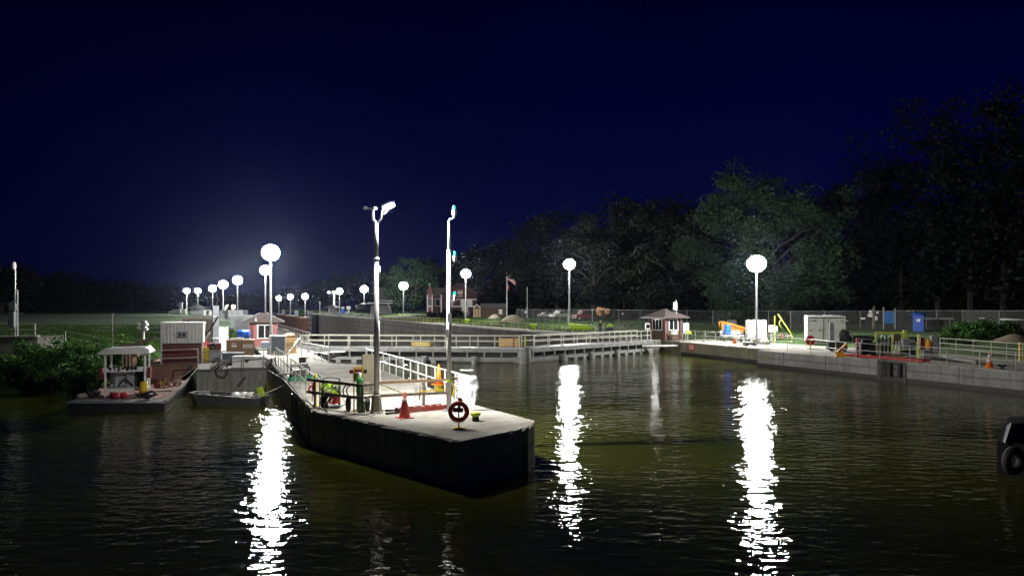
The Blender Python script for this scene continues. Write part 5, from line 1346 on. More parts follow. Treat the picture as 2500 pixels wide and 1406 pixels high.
m = MB(); m.box((0, 0, .35), (1.9, .7, .35)); m.cyl((-.5, 0, .7), (.6, 0, .7), .24, n=10); m.build('pump', BLACK, t)
for x in (-.9, 0, .9):
    m = MB(); m.box((x, 0, .2), (.1, .6, .4)); m.build('leg', DARK, t)

# ------------------------------------------------------------------ workers
def person(label, p, rz, top_mat, leg_mat, hat_mat, bend=0.0, H=1.76):
    t = thing('person', label, 'person', p, rz)
    s_ = H / 1.76; b = bend
    hip = Vector((0, 0, .92)); up = Vector((math.sin(b) * .0, -math.sin(b), math.cos(b)))
    ch = hip + up * .34; nk = hip + up * .54; hd = hip + up * .70 + Vector((0, -.03, 0)); tp = hip + up * .82 + Vector((0, -.03, 0))
    V = {'hip': hip, 'ch': ch, 'nk': nk, 'hd': hd, 'tp': tp}
    for sx, n in ((-1, 'l'), (1, 'r')):
        V['sh' + n] = nk + Vector((sx * .19, 0, -.05)); V['el' + n] = V['sh' + n] + Vector((sx * .08, -.08 - .1 * b, -.26)); V['wr' + n] = V['el' + n] + Vector((-sx * .03, -.2, -.12)); V['ha' + n] = V['wr' + n] + Vector((-sx * .02, -.09, -.03))
        V['hi' + n] = hip + Vector((sx * .1, 0, -.05)); V['kn' + n] = hip + Vector((sx * .12, -.04 - .05 * b, -.46)); V['an' + n] = Vector((sx * .13, .02, .08)); V['to' + n] = Vector((sx * .15, -.14, .04))
    E = [('hip', 'ch'), ('ch', 'nk'), ('nk', 'hd'), ('hd', 'tp')]
    for n in 'lr': E += [('nk', 'sh' + n), ('sh' + n, 'el' + n), ('el' + n, 'wr' + n), ('wr' + n, 'ha' + n), ('hip', 'hi' + n), ('hi' + n, 'kn' + n), ('kn' + n, 'an' + n), ('an' + n, 'to' + n)]
    RD = {'hip': .13, 'ch': .15, 'nk': .06, 'hd': .095, 'tp': .07, 'sh': .065, 'el': .045, 'wr': .035, 'ha': .035, 'hi': .095, 'kn': .06, 'an': .045, 'to': .035}
    def skin(name, keys, grow, mat):
        ks = [k for k in V if k in keys]; idx = {k: i for i, k in enumerate(ks)}
        me = bpy.data.meshes.new(name); me.from_pydata([tuple(V[k] * s_) for k in ks], [(idx[a], idx[b2]) for a, b2 in E if a in idx and b2 in idx], [])
        me.materials.append(mat); o = bpy.data.objects.new(name, me); COL.objects.link(o); o.parent = t
        md = o.modifiers.new('skin', 'SKIN'); md.use_smooth_shade = True
        for k in ks:
            r_ = RD.get(k, RD.get(k[:2], .05)) * grow; me.skin_vertices[0].data[idx[k]].radius = (r_, r_ * .85)
        me.skin_vertices[0].data[0].use_root = True
        sb = o.modifiers.new('sub', 'SUBSURF'); sb.levels = 1; sb.render_levels = 2
    allk = set(V)
    skin('body', allk, 1.0, SKINM)
    skin('jacket', {'hip', 'ch', 'nk'} | {a + n for a in ('sh', 'el', 'wr') for n in 'lr'}, 1.22, top_mat)
    skin('trousers', {'hip'} | {a + n for a in ('hi', 'kn', 'an') for n in 'lr'}, 1.2, leg_mat)
    m = MB(); c = (V['hd'] + V['tp']) / 2 * s_; m.ball((c.x, c.y, c.z + .07), .125, 12, 8, (1, 1.12, .8)); m.box((c.x, c.y - .12, c.z + .05), (.2, .12, .02)); m.build('hard_hat', hat_mat, t, True)
    return t
person('worker in black jacket and white hard hat standing by the black pump', at(1465, 101, 0), R(20), JACKET, DENIM, WHITE, .12)
person('worker in lime high visibility jacket leaning over near the black pump', at(1491, 101, 0), R(-30), HIVIS, DENIM, DARK, .5)

# ------------------------------------------------------------------ buildings behind
d = 215; K = d / F
def X(px): return (px - CX) * K
g = .95
t = thing('brick_house', 'dark red brick house with gabled front and white trim behind the mast', 'house', (X(1130), d, g), R(-4))
def lx(px): return X(px) - X(1130)
def lz(py): return zy(py, d) - g
ze = lz(716); zr = lz(693)
m = MB(); m.plate([(lx(1088), 0), (lx(1164), 0), (lx(1164), ze), (lx(1120), zr - .3), (lx(1078), ze)], 0, 9); m.build('front_wing', BRICK, t)
m = MB(); m.plate([(lx(1075), ze - .2), (lx(1120), zr), (lx(1168), ze - .2), (lx(1168), ze + .1), (lx(1120), zr + .3), (lx(1075), ze + .1)], -.4, 9.3); m.build('roof', ROOF, t)
m = MB(); m.plate([(lx(1045), 0), (lx(1090), 0), (lx(1090), ze - .6), (lx(1045), ze - .6)], 1.5, 8.5); m.build('side_wing', BRICK, t)
m = MB(); m.plate([(lx(1040), ze - .7), (lx(1092), ze - .7), (lx(1088), ze + 1.6), (lx(1052), ze + 1.6)], 1.3, 8.7); m.build('side_roof', ROOF, t)
m = MB(); m.plate([(lx(1041), 0), (lx(1055), 0), (lx(1055), lz(726)), (lx(1054), lz(710)), (lx(1047), lz(697)), (lx(1042), lz(710)), (lx(1041), lz(726))], .4, 3.2); m.build('gabled_bay', PINK, t)
m = MB(); m.cyl((lx(1047), .6, lz(697)), (lx(1047), .6, lz(692)), .15); m.build('finial', WHITE, t)
m = MB()
for py in (731, 748): m.box((lx(1127), -.06, lz(py)), (lx(1164) - lx(1090), .14, .25)); m.box((lx(1049), .32, lz(py)), (1.9, .16, .25))
m.build('white_band', CREFL, t)
m = MB()
for px in (1077, 1092, 1042.5, 1054): m.box((lx(px), -.1 if px > 1060 else .3, lz(742)), (.35, .3, 5.2))
m.build('white_pilaster', CREFL, t)
for px, wd, ht, py, y_, mt in ((1045.5, .5, 1.9, 737, .34, GLASS), (1051.5, .5, 1.9, 737, .34, GLASS), (1066, 1.3, 1.9, 738, 1.42, GLASS), (1100, 1.0, 1.6, 741, -.06, WHITE), (1131, 1.2, 1.9, 740, -.06, WHITE), (1147, 1.25, 2.0, 740, -.06, WHITE)):
    w_ = MB(); w_.box((lx(px), y_, lz(py)), (wd + .25, .16, ht + .25)); fr = w_.build('window', CREFL, t)
    w_ = MB(); w_.box((lx(px), y_ - .07, lz(py)), (wd, .1, ht)); w_.build('pane', mt, fr)
m = MB(); m.box((lx(1135), -.06, lz(756)), (1.7, .2, 2.2)); m.build('door', CREFL, t)
m = MB()
for k in range(5): m.box((lx(1137), -1.2 - .35 * k, .95 - .2 * k), (2.6, .4, .2))
m.build('front_steps', DECK, t)
m = MB(); m.beam((lx(1126), -1, 1.8), (lx(1124), -3, .9), .1, .1); m.beam((lx(1146), -1, 1.8), (lx(1149), -3, .9), .1, .1); m.build('step_rail', WHITE, t)
m = MB(); m.box((lx(1123.5), -.1, lz(714)), (1.35, .1, 1.25)); em = m.build('emblem_board', CREFL, t)
m = MB(); m.box((lx(1123.5), -.18, lz(714)), (1.2, .08, 1.1)); m.build('emblem_field', RED, em)
m = MB(); cx_, cz_ = lx(1123.5), lz(714)
m.plate([(cx_ - .5, cz_ - .35), (cx_ - .16, cz_ - .35), (cx_ - .16, cz_ - .1), (cx_ + .16, cz_ - .1), (cx_ + .16, cz_ - .35), (cx_ + .5, cz_ - .35), (cx_ + .5, cz_ + .32), (cx_ + .3, cz_ + .32), (cx_ + .3, cz_ + .1), (cx_ + .14, cz_ + .1), (cx_ + .14, cz_ + .2), (cx_ - .14, cz_ + .2), (cx_ - .14, cz_ + .1), (cx_ - .3, cz_ + .1), (cx_ - .3, cz_ + .32), (cx_ - .5, cz_ + .32)], -.26, -.2); m.build('emblem_castle', WHITE, em)
m = MB(); m.box((lx(1123.5), -.1, lz(724)), (1.5, .06, .12)); m.box((lx(1123.5), -.1, lz(721.5)), (1.3, .06, .1)); m.build('lettering', CREFL, t)
d = 200; K = d / F; g = .9
t = thing('annex_building', 'low brown annex with small gabled entrance and orange door', 'building', (X(1197), d, g), R(-3))
lx = lambda px: X(px) - X(1197); lz = lambda py: zy(py, d) - g
m = MB(); m.box((lx(1202), 2.5, lz(752) / 2), (lx(1235) - lx(1170), 5, lz(752))); m.build('wall', BROWN, t)
m = MB(); m.add([(lx(1168), -.3, lz(751)), (lx(1237), -.3, lz(751)), (lx(1237), 5.3, lz(751)), (lx(1168), 5.3, lz(751)), (lx(1172), 2.5, lz(740.5)), (lx(1234), 2.5, lz(740.5))], [(3, 2, 1, 0), (0, 1, 5, 4), (2, 3, 4, 5), (1, 2, 5), (3, 0, 4)]); m.build('roof', ROOFG, t)
m = MB(); m.plate([(lx(1157.5), 0), (lx(1173), 0), (lx(1173), lz(752)), (lx(1165), lz(744)), (lx(1157.5), lz(752))], -1.0, 3); m.build('porch', BROWN, t)
m = MB(); m.beam((lx(1156), -1.05, lz(752.5)), (lx(1165), -1.05, lz(743)), .14, .2); m.beam((lx(1165), -1.05, lz(743)), (lx(1174), -1.05, lz(752.5)), .14, .2); m.box((lx(1158), -1.04, lz(765)), (.2, .1, lz(752))); m.box((lx(1172.5), -1.04, lz(765)), (.2, .1, lz(752))); m.build('white_trim', WHITE, t)
m = MB(); m.box((lx(1165), -1.06, 1.1), (.85, .1, 2.2)); m.build('door', PLY, t)
w_ = MB(); w_.box((lx(1222), -.05, lz(761)), (.95, .14, 1.35)); fr = w_.build('window', WHITE, t)
w_ = MB(); w_.box((lx(1222), -.1, lz(757.6)), (.7, .1, .45)); w_.box((lx(1222), -.1, lz(764)), (.7, .1, .5)); w_.build('pane', CREFL, fr)
# lookout tower and tank
d = 300; K = d / F; g = .9
t = thing('control_tower', 'dim grey stepped control tower behind the tall camera pole', 'tower', (X(935), d, g), 0)
lx = lambda px: X(px) - X(935); lz = lambda py: zy(py, d) - g
m = MB(); m.box((lx(930), 3, lz(745) / 2), (8, 6, lz(745))); m.build('base_block', ROOFG, t)
m = MB(); m.box((lx(935), 3, lz(740)), (12, 7, .5)); m.box((lx(948), 2.4, lz(734)), (6.4, 7, .4)); m.build('gallery', CREFL, t)
m = MB(); m.box((lx(938), 3, lz(721)), (6.2, 5, lz(705) - lz(738))); m.build('upper_room', ROOFG, t)
m = MB(); m.box((lx(938), 3, lz(703)), (8.2, 6.4, .4)); m.build('roof', ROOFG, t)
m = MB(); m.beam((lx(945), -.6, lz(735)), (lx(957), -.6, lz(764)), .5, .3); m.build('stairs', GALV, t)
p = at(886, 318, .9)
t = thing('storage_tank', 'dark cylindrical storage tank beside the dim control tower', 'tank', p)
m = MB(); m.lathe([(3.0, 0), (3.0, 3.4), (2.8, 3.8), (0, 4.1)], n=20); m.build('tank', DARK, t, True)
m = MB(); m.torus((0, 0, 2.1), 3.02, .08, 'Z', 20, 6); m.build('band', GREYB, t)
p = at(812, 376, .3)
t = thing('far_hut', 'tiny far hut with spreading roof beside the twin lamp pole', 'hut', p, .5)
m = MB(); m.box((0, 0, 1.5), (3.4, 3.4, 3.0)); m.build('wall', GREYB, t)
m = MB(); m.lathe([(4.4, 2.7), (4.4, 2.9), (.5, 4.2), (0, 4.3)], n=4); m.build('roof', ROOFG, t)
t = thing('blue_drum', 'small far blue drum right of the tiny hut', 'drum', at(837, 350, .3))
m = MB(); m.lathe([(.75, 0), (.8, 1.0), (.7, 2.2)], n=10); m.build('drum', BLUE, t, True)
m = MB(); m.lathe([(.71, 2.2), (.6, 3.2), (0, 3.25)], n=10); m.build('lid', CREFL, t, True)
t = thing('white_hopper', 'small far white hopper standing right of the blue drum', 'hopper', at(851, 348, .2))
m = MB(); m.lathe([(.3, 0), (.35, 1.6), (1.0, 2.4), (1.0, 3.6), (0, 3.7)], n=8); m.build('hopper', WHITE, t)
m = MB(); m.box((0, 0, .1), (1.4, 1, .2)); m.build('base', DARK, t)
t = thing('far_signal', 'slim far signal post above the lower gate', 'signal', at(781, 356, .0))
m = MB(); m.cyl((0, 0, 0), (0, 0, 4.6), .22, n=6); m.build('post', GALV, t)
m = MB(); m.box((0, 0, 5.2), (.5, .5, 1.6)); m.build('head', CREFL, t)
for x, d_, lb in ((692, 500, 'leftmost pale far cabinet on the lower guide wall'), (724, 420, 'pale far cabinet between the two nearer small masts'), (757, 375, 'widest pale far cabinet close to the lower gate')):
    t = thing('utility_cabinet', lb, 'cabinet', at(x, d_, -1.9), 0, 'far cabinets on the lower guide wall')
    m = MB(); m.box((0, 0, 1.6), (1.9 if x < 750 else 2.6, 1, 3.0)); m.build('body', GREYB, t)
    m = MB(); m.box((0, 0, 3.15), (2.1 if x < 750 else 2.8, 1.2, .12)); m.build('lid', CREFL, t)
# flagpole
p = at(1237.5, 188, .9)
t = thing('flagpole', 'white flagpole with a drooping striped flag beside the annex', 'flagpole', p)
Hp = zy(668, 188) - .9
m = MB(); m.cyl((0, 0, 0), (0, 0, Hp), .13, .07, 8); m.build('pole', WHITE, t)
m = MB(); m.ball((0, 0, Hp + .1), .15); m.build('finial', GALV, t, True)
FB = M('flag blue', (.02, .03, .12), .8); FR_ = M('flag red', (.42, .03, .05), .8); FW = M('flag white', (.7, .68, .68), .8)
m = MB(); nx, ny = 20, 13
def fpos(u, v): return (.1 + u * 2.0, .25 * math.sin(u * 7 + v * 1.5) * u, Hp - .2 - v * 1.35 - u * u * .9 - u * .55)
for i in range(nx):
    for j in range(ny):
        u0, u1, v0, v1 = i / nx, (i + 1) / nx, j / ny, (j + 1) / ny
        m.mi = (2 if (i + j * 2) % 4 == 1 else 1) if (i < 8 and j < 7) else (0 if j % 2 == 0 else 2)
        m.add([fpos(u0, v0), fpos(u1, v0), fpos(u1, v1), fpos(u0, v1)], [(0, 1, 2, 3)])
m.build('striped_flag', [FR_, FB, FW], t)
m = MB()
for i in range(8):
    u0, u1 = i / 8, (i + 1) / 8; q = lambda u, v: (.08 + u * .45, .1 * math.sin(u * 6), Hp - 2.3 - v * 1.1 - u * .9)
    m.mi = 1 if i == 3 else 0; m.add([q(u0, 0), q(u1, 0), q(u1, 1), q(u0, 1)], [(0, 1, 2, 3)])
m.build('red_flag', [FR_, FW], t)
t = thing('thin_pole', 'thin grey pole between the flagpole and the mast before the pickup', 'pole', at(1287, 172, .9))
m = MB(); m.cyl((0, 0, 0), (0, 0, zy(700, 172) - .9), .09, .06, 6); m.build('pole', GALV, t)
m = MB(); m.box((0, 0, .05), (.6, .6, .1)); m.build('base_plate', DECK, t)
for px, d_, r_, h_, lb in ((1207, 178, 1.9, 1.3, 'smaller sand pile in front of the brown annex'), (1252, 158, 3.0, 1.35, 'larger sand pile at the foot of the flagpole')):
    t = thing('sand_pile', lb, 'sand pile', at(px, d_, .6), random.random(), 'sand piles beside the lock')
    m = MB(); m.lathe([(r_, -.2), (r_ * .72, h_ * .35), (r_ * .4, h_ * .78), (r_ * .18, h_ * .98), (0, h_)], n=14); m.build('heap', SAND, t, True)
for px, d_, s_, lb in ((1093, 205, 2.2, 'round dark shrub at the left of the brick house steps'), (1112, 205, 2.0, 'round dark shrub beside the brick house steps'), (1052, 208, 1.4, 'small dark shrub below the gabled bay')):
    pass

# ------------------------------------------------------------------ vehicles behind the fence
def vehicle(name, label, cat, p, rz, prof, wins, wheels, wd, mat, lights, r=.38):
    t = thing(name, label, cat, p, rz)
    m = MB(); m.plate(prof, -wd / 2, wd / 2); m.build('body', mat, t)
    m = MB()
    for q in wins:
        m.plate(q, -wd / 2 - .012, -wd / 2 - .004); m.plate(q, wd / 2 + .004, wd / 2 + .012)
    m.build('side_window', GLASS, t)
    for x in wheels:
        for y in (-wd / 2 + .08, wd / 2 - .08):
            m = MB(); m.torus((x, y, r), r * .68, r * .32, 'Y', 16, 6); wl = m.build('wheel', RUBBER, t, True)
            m = MB(); m.cyl((x, y - .13, r), (x, y + .13, r), r * .5, n=12); m.build('rim', GALV, wl)
    x0 = prof[0][0]
    for y in (-wd * .38, wd * .38):
        m = MB(); m.box((x0 - .01, y, lights), (.06, .3, .2)); m.build('headlight', CREFL, t)
    m = MB(); m.box((x0 - .03, 0, .5), (.12, wd, .2)); m.build('bumper', GREYB, t)
    return t
vehicle('pickup_truck', 'white pickup truck parked behind the chain link fence', 'pickup truck', at(1368, 172, .9), R(40),
        [(-2.7, .45), (2.7, .45), (2.7, 1.15), (.75, 1.15), (.55, 1.85), (-.7, 1.9), (-1.35, 1.2), (-2.6, 1.05)], [[(-1.15, 1.2), (-.1, 1.2), (-.1, 1.75), (-.65, 1.78)], [(.0, 1.2), (.6, 1.2), (.48, 1.72), (.0, 1.75)]], (-1.75, 1.7), 1.9, WHITE, .85)
vehicle('farm_truck', 'dark red truck parked beside the tree behind the fence', 'truck', at(1423, 152, .9), R(25),
        [(-2.0, .5), (2.2, .5), (2.2, 1.2), (.9, 1.25), (.8, 2.0), (-.5, 2.05), (-.8, 1.3), (-1.9, 1.2)], [[(-.6, 1.3), (.7, 1.3), (.65, 1.85), (-.4, 1.9)]], (-1.3, 1.4), 1.8, MAROON, .95, .42)
vehicle('small_car', 'low pale car behind the fence left of the white pickup', 'car', at(1332, 186, .9), R(25),
        [(-1.9, .4), (1.9, .4), (1.95, .85), (1.2, .95), (.6, 1.4), (-.6, 1.4), (-1.1, .95), (-1.9, .8)], [[(-.9, .95), (.9, .95), (.5, 1.32), (-.5, 1.32)]], (-1.2, 1.2), 1.7, CREFL, .65, .3)
t = thing('round_sign', 'small round white sign on a short post left of the thin grey pole', 'sign', at(1283, 168, .9), 0)
m = MB(); m.cyl((0, -.04, 1.55), (0, .04, 1.55), .3, n=16); m.build('disc', WHITE, t)
m = MB(); m.cyl((0, .05, 0), (0, .05, 1.5), .04, n=6); m.build('post', DARK, t)

# ------------------------------------------------------------------ vegetation
def leaf_mesh(name, centres, radii, counts, size, mat, parent=None, flat=.35):
    P = []; S = []
    for c, r_, n in zip(centres, radii, counts):
        q = rng.normal(size=(n, 3)); q /= np.linalg.norm(q, axis=1)[:, None] + 1e-9
        q *= (rng.random((n, 1)) ** .5); P.append(np.array(c)[None] + q * np.array(r_)[None]); S.append(size * (.6 + .8 * rng.random(n)))
    P = np.concatenate(P); S = np.concatenate(S); N = len(P)
    a = rng.normal(size=(N, 3)); a[:, 2] *= flat + .4; a /= np.linalg.norm(a, axis=1)[:, None]
    b = rng.normal(size=(N, 3)); b -= a * (a * b).sum(1)[:, None]; b /= np.linalg.norm(b, axis=1)[:, None]
    v = np.empty((N, 4, 3)); s_ = S[:, None]
    v[:, 0] = P - a * s_ * .55; v[:, 1] = P + b * s_ * .30; v[:, 2] = P + a * s_ * .55; v[:, 3] = P - b * s_ * .30
    me = bpy.data.meshes.new(name); me.vertices.add(N * 4); me.vertices.foreach_set('co', v.reshape(-1).astype(np.float32))
    me.loops.add(N * 4); me.loops.foreach_set('vertex_index', np.arange(N * 4, dtype=np.int32))
    me.polygons.add(N); me.polygons.foreach_set('loop_start', np.arange(0, N * 4, 4, dtype=np.int32)); me.polygons.foreach_set('loop_total', np.full(N, 4, dtype=np.int32))
    me.materials.append(mat); me.update(calc_edges=True); me.validate()
    o = bpy.data.objects.new(name, me); COL.objects.link(o)
    if parent is not None: o.parent = parent
    return o
def crown_clumps(c, R3, n, cr, cnt, shell=.5):
    C, RR, N = [], [], []
    for _ in range(n):
        q = rng.normal(size=3); q /= np.linalg.norm(q); f = shell + (1 - shell) * rng.random() ** .6
        wob = 1 + .22 * math.sin(q[0] * 5 + c[0]) * math.cos(q[2] * 4 + c[1])
        C.append(np.array(c) + q * np.array(R3) * f * wob); k = cr * (.6 + .8 * rng.random()); RR.append((k, k, k * .7)); N.append(int(cnt * (.6 + .8 * rng.random())))
    return C, RR, N
def tree(label, p, H, R3, nc, cr, cnt, size, mat, group=None, trunk_h=None, tr=.45):
    t = thing('broadleaf_tree', label, 'tree', p, random.random() * 6, group)
    cz = H - R3[2]
    m = MB(); th_ = cz + R3[2] * .3
    m.tube([(0, 0, -.5), (.05, 0, 1), (.1, .1, cz * .6), (0, .2, th_)], [tr * 1.4, tr, tr * .8, tr * .25], 9)
    for k in range(9):
        a = k * 2.4; z0 = cz * .45 + (k / 9) * R3[2] * .6
        m.tube([(.05, .05, z0), (R3[0] * .3 * math.cos(a), R3[1] * .3 * math.sin(a), z0 + R3[2] * .25), (R3[0] * .72 * math.cos(a), R3[1] * .72 * math.sin(a), z0 + R3[2] * .42)], [tr * .42, tr * .26, tr * .06], 6)
    m.build('trunk', BARK, t, True)
    C, RR, N = crown_clumps((0, 0, cz), R3, nc, cr, cnt)
    leaf_mesh('crown', C, RR, N, size, mat, t)
    return t
tree('big spreading tree lit by the tall mast on the right bank', at(1888, 106, .9), 21.5, (12.4, 10, 10.2), 190, 1.9, 150, .42, LEAF, tr=.5)
tree('dim tree with a pale trunk behind the red truck', at(1452, 150, .9), 21, (9.5, 8, 9.5), 90, 2.1, 90, .6, LEAFD, tr=.7)
tree('dim tree behind the mast in front of the pickup', at(1362, 190, .9), 24, (13, 9, 11.5), 90, 2.6, 80, .75, LEAFD, tr=.7)
tree('dark tall tree between the two dim trees and the big lit tree', at(1650, 135, .9), 21, (8.5, 8, 9.5), 90, 2.1, 80, .6, LEAFD, tr=.6)
tree('greenish dim tree left of the brick house', at(1005, 290, .9), 21, (12, 8, 10), 80, 2.6, 70, .9, LEAF, tr=.7)
tree('dark tree at the left of the big lit tree behind the right gatehouse', at(1560, 150, .9), 25, (9, 8, 11), 80, 2.4, 70, .7, LEAFD, tr=.6)
def wood(name, label, crowns, mat, size, cnt):
    C, RR, N = [], [], []; m = MB()
    for px, d_, top, r_ in crowns:
        p = at(px, d_, .5); ht = zy(top, d_) - .5
        c = (p.x, p.y, .5 + ht * .55)
        a, b_, n_ = crown_clumps(c, (r_, r_ * .8, ht * .45), 34, r_ * .30, cnt, .3); C += a; RR += b_; N += n_
        m.tube([(p.x, p.y, -.5), (p.x, p.y, ht * .6)], [.5, .25], 6)
    o = leaf_mesh(name, C, RR, N, size, mat); tag(o, label, 'woodland'); o['kind'] = 'stuff'
    m.build('trunk', BARK, o)['kind'] = 'stuff'
wood('dark_woodland', 'dark mass of tall trees filling the right edge behind the fence',
     [(2070, 128, 395, 10), (2150, 122, 345, 10), (2230, 118, 310, 10), (2300, 112, 275, 10), (2380, 108, 245, 10), (2450, 105, 205, 10), (2530, 100, 170, 10), (2620, 95, 140, 10), (2120, 140, 400, 12), (2330, 135, 300, 12), (2200, 112, 520, 8), (2290, 108, 500, 8), (2370, 102, 480, 8), (2450, 98, 470, 8), (2520, 94, 470, 8), (2120, 116, 540, 7)], LEAFF, .6, 100)
wood('dark_woodland', 'dark tree belt behind the parked vehicles in the middle',
     [(1180, 260, 590, 13), (1225, 240, 560, 13), (1280, 230, 528, 13), (1330, 225, 515, 13), (1400, 215, 508, 13), (1470, 205, 505, 13), (1540, 200, 500, 13), (1600, 190, 495, 12), (1660, 175, 470, 12), (1720, 165, 455, 12), (1790, 150, 430, 11), (1500, 170, 620, 10), (1600, 165, 600, 10), (1690, 150, 590, 9), (1310, 200, 640, 9), (1990, 145, 415, 12), (1930, 150, 420, 12)], LEAFD, .95, 60)
wood('dark_woodland', 'distant dark tree line behind the brick house and the tower',
     [(700, 640, 712, 22), (745, 620, 700, 22), (790, 600, 690, 22), (835, 580, 680, 22), (880, 560, 672, 22), (925, 500, 662, 20), (960, 440, 655, 18), (1040, 350, 640, 14), (1080, 320, 632, 14), (1125, 300, 615, 13), (1165, 285, 600, 13), (1010, 400, 650, 16)], LEAFD, 1.6, 45)
far = []
for k in range(46):
    px = -80 + k * 17 + random.uniform(-14, 14); f = max(0, min(1, px / 620)); far.append((px, 330 + 300 * f + random.uniform(-20, 60), 640 + 84 * f ** .9 + random.uniform(-5, 16), random.uniform(9, 19)))
wood('dark_woodland', 'distant dark tree line beyond the meadow at the left', far, LEAFF, 1.3, 26)
wood('dark_undergrowth', 'black undergrowth below the trees along the right fence',
     [(px, 150 + random.uniform(-8, 8) if px < 2000 else 128, 690 + random.uniform(-15, 25), 6) for px in range(1500, 2000, 45)] + [(px, 122 - (px - 2000) * .03, 670 + random.uniform(-20, 30), 5) for px in range(2000, 2640, 40)] + [(px, 225, 715, 8) for px in range(1180, 1500, 40)] + [(px, 345 + max(0, px) * .45, 728 + random.uniform(-6, 8), 14) for px in range(-60, 640, 30)], LEAFF, .8, 55)
def bush(label, p, R3, n, cr, cnt, size, mat=LEAFB, group=None, name='leafy_bush'):
    t = thing(name, label, 'bush', p, 0, group)
    m = MB()
    for k in range(7):
        a = k * .9; m.tube([(.1 * math.cos(a), .1 * math.sin(a), -.3), (R3[0] * .4 * math.cos(a), R3[1] * .4 * math.sin(a), R3[2] * .6), (R3[0] * .7 * math.cos(a), R3[1] * .7 * math.sin(a), R3[2] * 1.2)], [.06, .04, .015], 5)
    m.build('stem', BARK, t)
    C, RR, N = crown_clumps((0, 0, R3[2] * .8), R3, n, cr, cnt, .45); leaf_mesh('foliage', C, RR, N, size, mat, t)
    return t
G_ = 'bushes along the left bank'
bush('largest dark leafy bush overhanging the water left of the shack', at(178, 46.5, -1.2), (2.0, 1.7, 1.55), 60, .5, 110, .17, LEAFB, G_)
bush('yellow green bush at the left edge of the picture', at(52, 46, -1.2), (2.1, 1.6, 1.5), 50, .5, 110, .17, LEAFB, G_)
bush('low dark bush at the waterline between the two big left bushes', at(115, 44.5, -1.35), (1.6, 1.1, .85), 36, .4, 110, .15, LEAFB, G_)
bush('green bush growing behind the left side of the shack', at(240, 48.5, -1.1), (1.4, 1.2, 1.5), 40, .4, 110, .16, LEAFB, G_)
bush('bush behind the shack in front of the winch post', at(318, 52, -.8), (1.7, 1.3, 1.3), 36, .45, 100, .17, WEED, G_)
G2 = 'bushes behind the right deck'
bush('big leafy bush behind the olive railing on the right', at(2400, 66, .1), (2.3, 1.8, 1.5), 60, .5, 110, .2, LEAFB, G2)
bush('smaller bush left of the big right bush', at(2345, 67, .1), (1.3, 1.2, 1.2), 36, .4, 100, .19, LEAFB, G2)
bush('low yellow green bush behind the left end of the olive railing', at(2312, 64, 0), (1.3, 1.1, .85), 30, .4, 100, .17, WEED, G2)
bush('dim bush at the far right above the dirt heap', at(2455, 68, .3), (1.6, 1.4, 1.3), 36, .45, 90, .2, WEED, G2)
G3 = 'shrubs in front of the brick house'
bush('round dark shrub left of the brick house steps', at(1092, 205, .9), (2.3, 1.6, 1.0), 30, .8, 60, .35, LEAFD, G3, 'round_shrub')
bush('round dark shrub close beside the brick house steps', at(1114, 205, .9), (2.0, 1.5, 1.0), 30, .8, 60, .35, LEAFD, G3, 'round_shrub')
bush('small dark shrub below the gabled bay', at(1052, 206, .9), (1.3, 1.2, .7), 20, .6, 60, .3, LEAFD, G3, 'round_shrub')
bush('dark green bush between the small masts on the lower guide wall', at(735, 430, -1.9), (4, 3, 2.0), 24, 1.2, 60, .6, LEAFB, None)
bush('small tree with orange lamplight coloured into its leaves above the fence right of the red truck', at(1471, 138, 1.8), (1.25, .9, 1.0), 16, .42, 60, .34, LEAFLIT, None, 'orange_lit_tree')
bush('pale leafy bush behind the red truck at the fence', at(1416, 156, .9), (1.3, 1.1, 1.9), 26, .6, 60, .3, LEAF, None)
bush('green weed clump on the left wall below the white tank', at(566, 72, 0), (1.0, .9, .8), 24, .35, 70, .16, WEED, None)
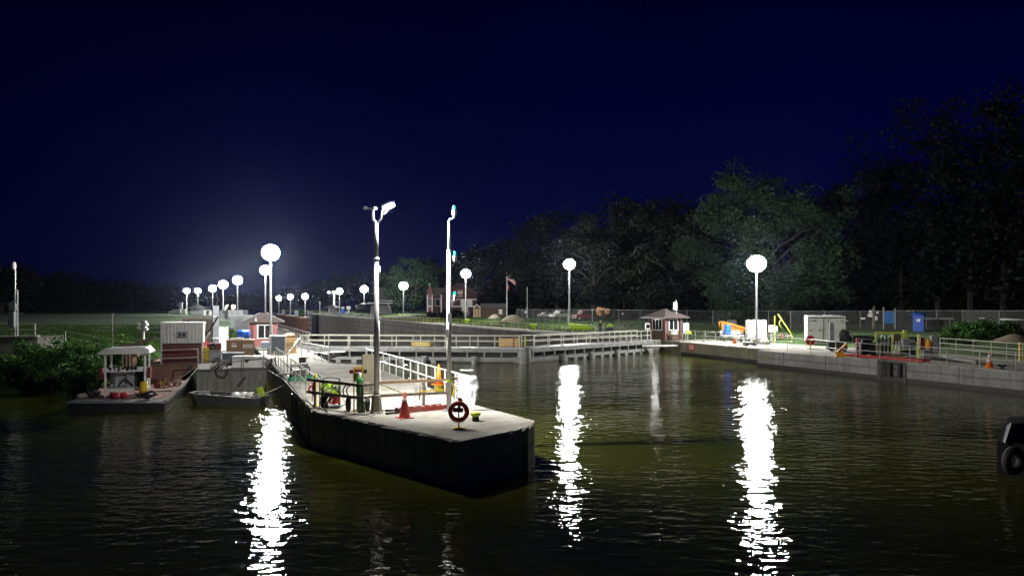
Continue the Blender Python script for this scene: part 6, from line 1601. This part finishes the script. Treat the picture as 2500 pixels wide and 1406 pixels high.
# tall weeds on the left bank and rough grass on the right lawn
def blades(name, label, cat, pts, hgt, mat):
    P = np.array(pts); N = len(P); a = rng.random(N) * 6.28; h = hgt * (.5 + rng.random(N)); wv = .05 + .05 * rng.random(N)
    dx = np.stack([np.cos(a), np.sin(a), np.zeros(N)], 1); lean = rng.normal(size=(N, 3)) * .25; lean[:, 2] = 1
    v = np.empty((N, 3, 3)); v[:, 0] = P - dx * wv[:, None]; v[:, 1] = P + dx * wv[:, None]; v[:, 2] = P + lean * h[:, None]
    me = bpy.data.meshes.new(name); me.vertices.add(N * 3); me.vertices.foreach_set('co', v.reshape(-1).astype(np.float32))
    me.loops.add(N * 3); me.loops.foreach_set('vertex_index', np.arange(N * 3, dtype=np.int32)); me.polygons.add(N)
    me.polygons.foreach_set('loop_start', np.arange(0, N * 3, 3, dtype=np.int32)); me.polygons.foreach_set('loop_total', np.full(N, 3, dtype=np.int32))
    me.materials.append(mat); me.update(calc_edges=True); o = bpy.data.objects.new(name, me); COL.objects.link(o); tag(o, label, cat); o['kind'] = 'stuff'
    return o
pts = []
while len(pts) < 22000:
    px = random.uniform(-40, 470); d_ = 47 + 90 * random.random() ** 2.2; q = at(px, d_, 0); s_ = -US * q.x + UC * q.y; t_ = UC * q.x + US * q.y
    if t_ < 2.5 and s_ > shore(t_) + .5 and (math.sin(q.x * .7) + math.sin(q.y * .5 + q.x * .3) + random.uniform(-1.2, 1.2) > -.3): pts.append((q.x, q.y, hl(s_, t_) - .05))
blades('tall_weeds', 'rough tall weeds covering the left river bank', 'weeds', pts, .38, WEED)
pts = []
while len(pts) < 14000:
    s_ = random.uniform(66, 240); t_ = 48.2 + 16 * random.random(); q = lk(s_, t_)
    pts.append((q.x, q.y, hr(s_, t_) - .02))
blades('rough_grass', 'rough lit grass strip between the chamber wall and the fence', 'grass', pts, .16, GRASS)

# ------------------------------------------------------------------ haze added round the whole place to give lamps a halo
HAZE = 0.00004
if HAZE:
    m = MB(); m.box((0, 500, 14), (3000, 2400, 60))
    m2, t2, b2 = base_mat('lamp halo haze'); t2.nodes.remove(b2)
    pv = t2.nodes.new('ShaderNodeVolumePrincipled'); pv.inputs['Color'].default_value = (.55, .66, 1.0, 1); pv.inputs['Density'].default_value = HAZE; pv.inputs['Anisotropy'].default_value = .9
    t2.links.new(pv.outputs[0], t2.nodes['Material Output'].inputs['Volume'])
    o = m.build('haze', m2); o['kind'] = 'stuff'; o['label'] = 'thin added haze that gives the lamps a halo'; o['category'] = 'haze'
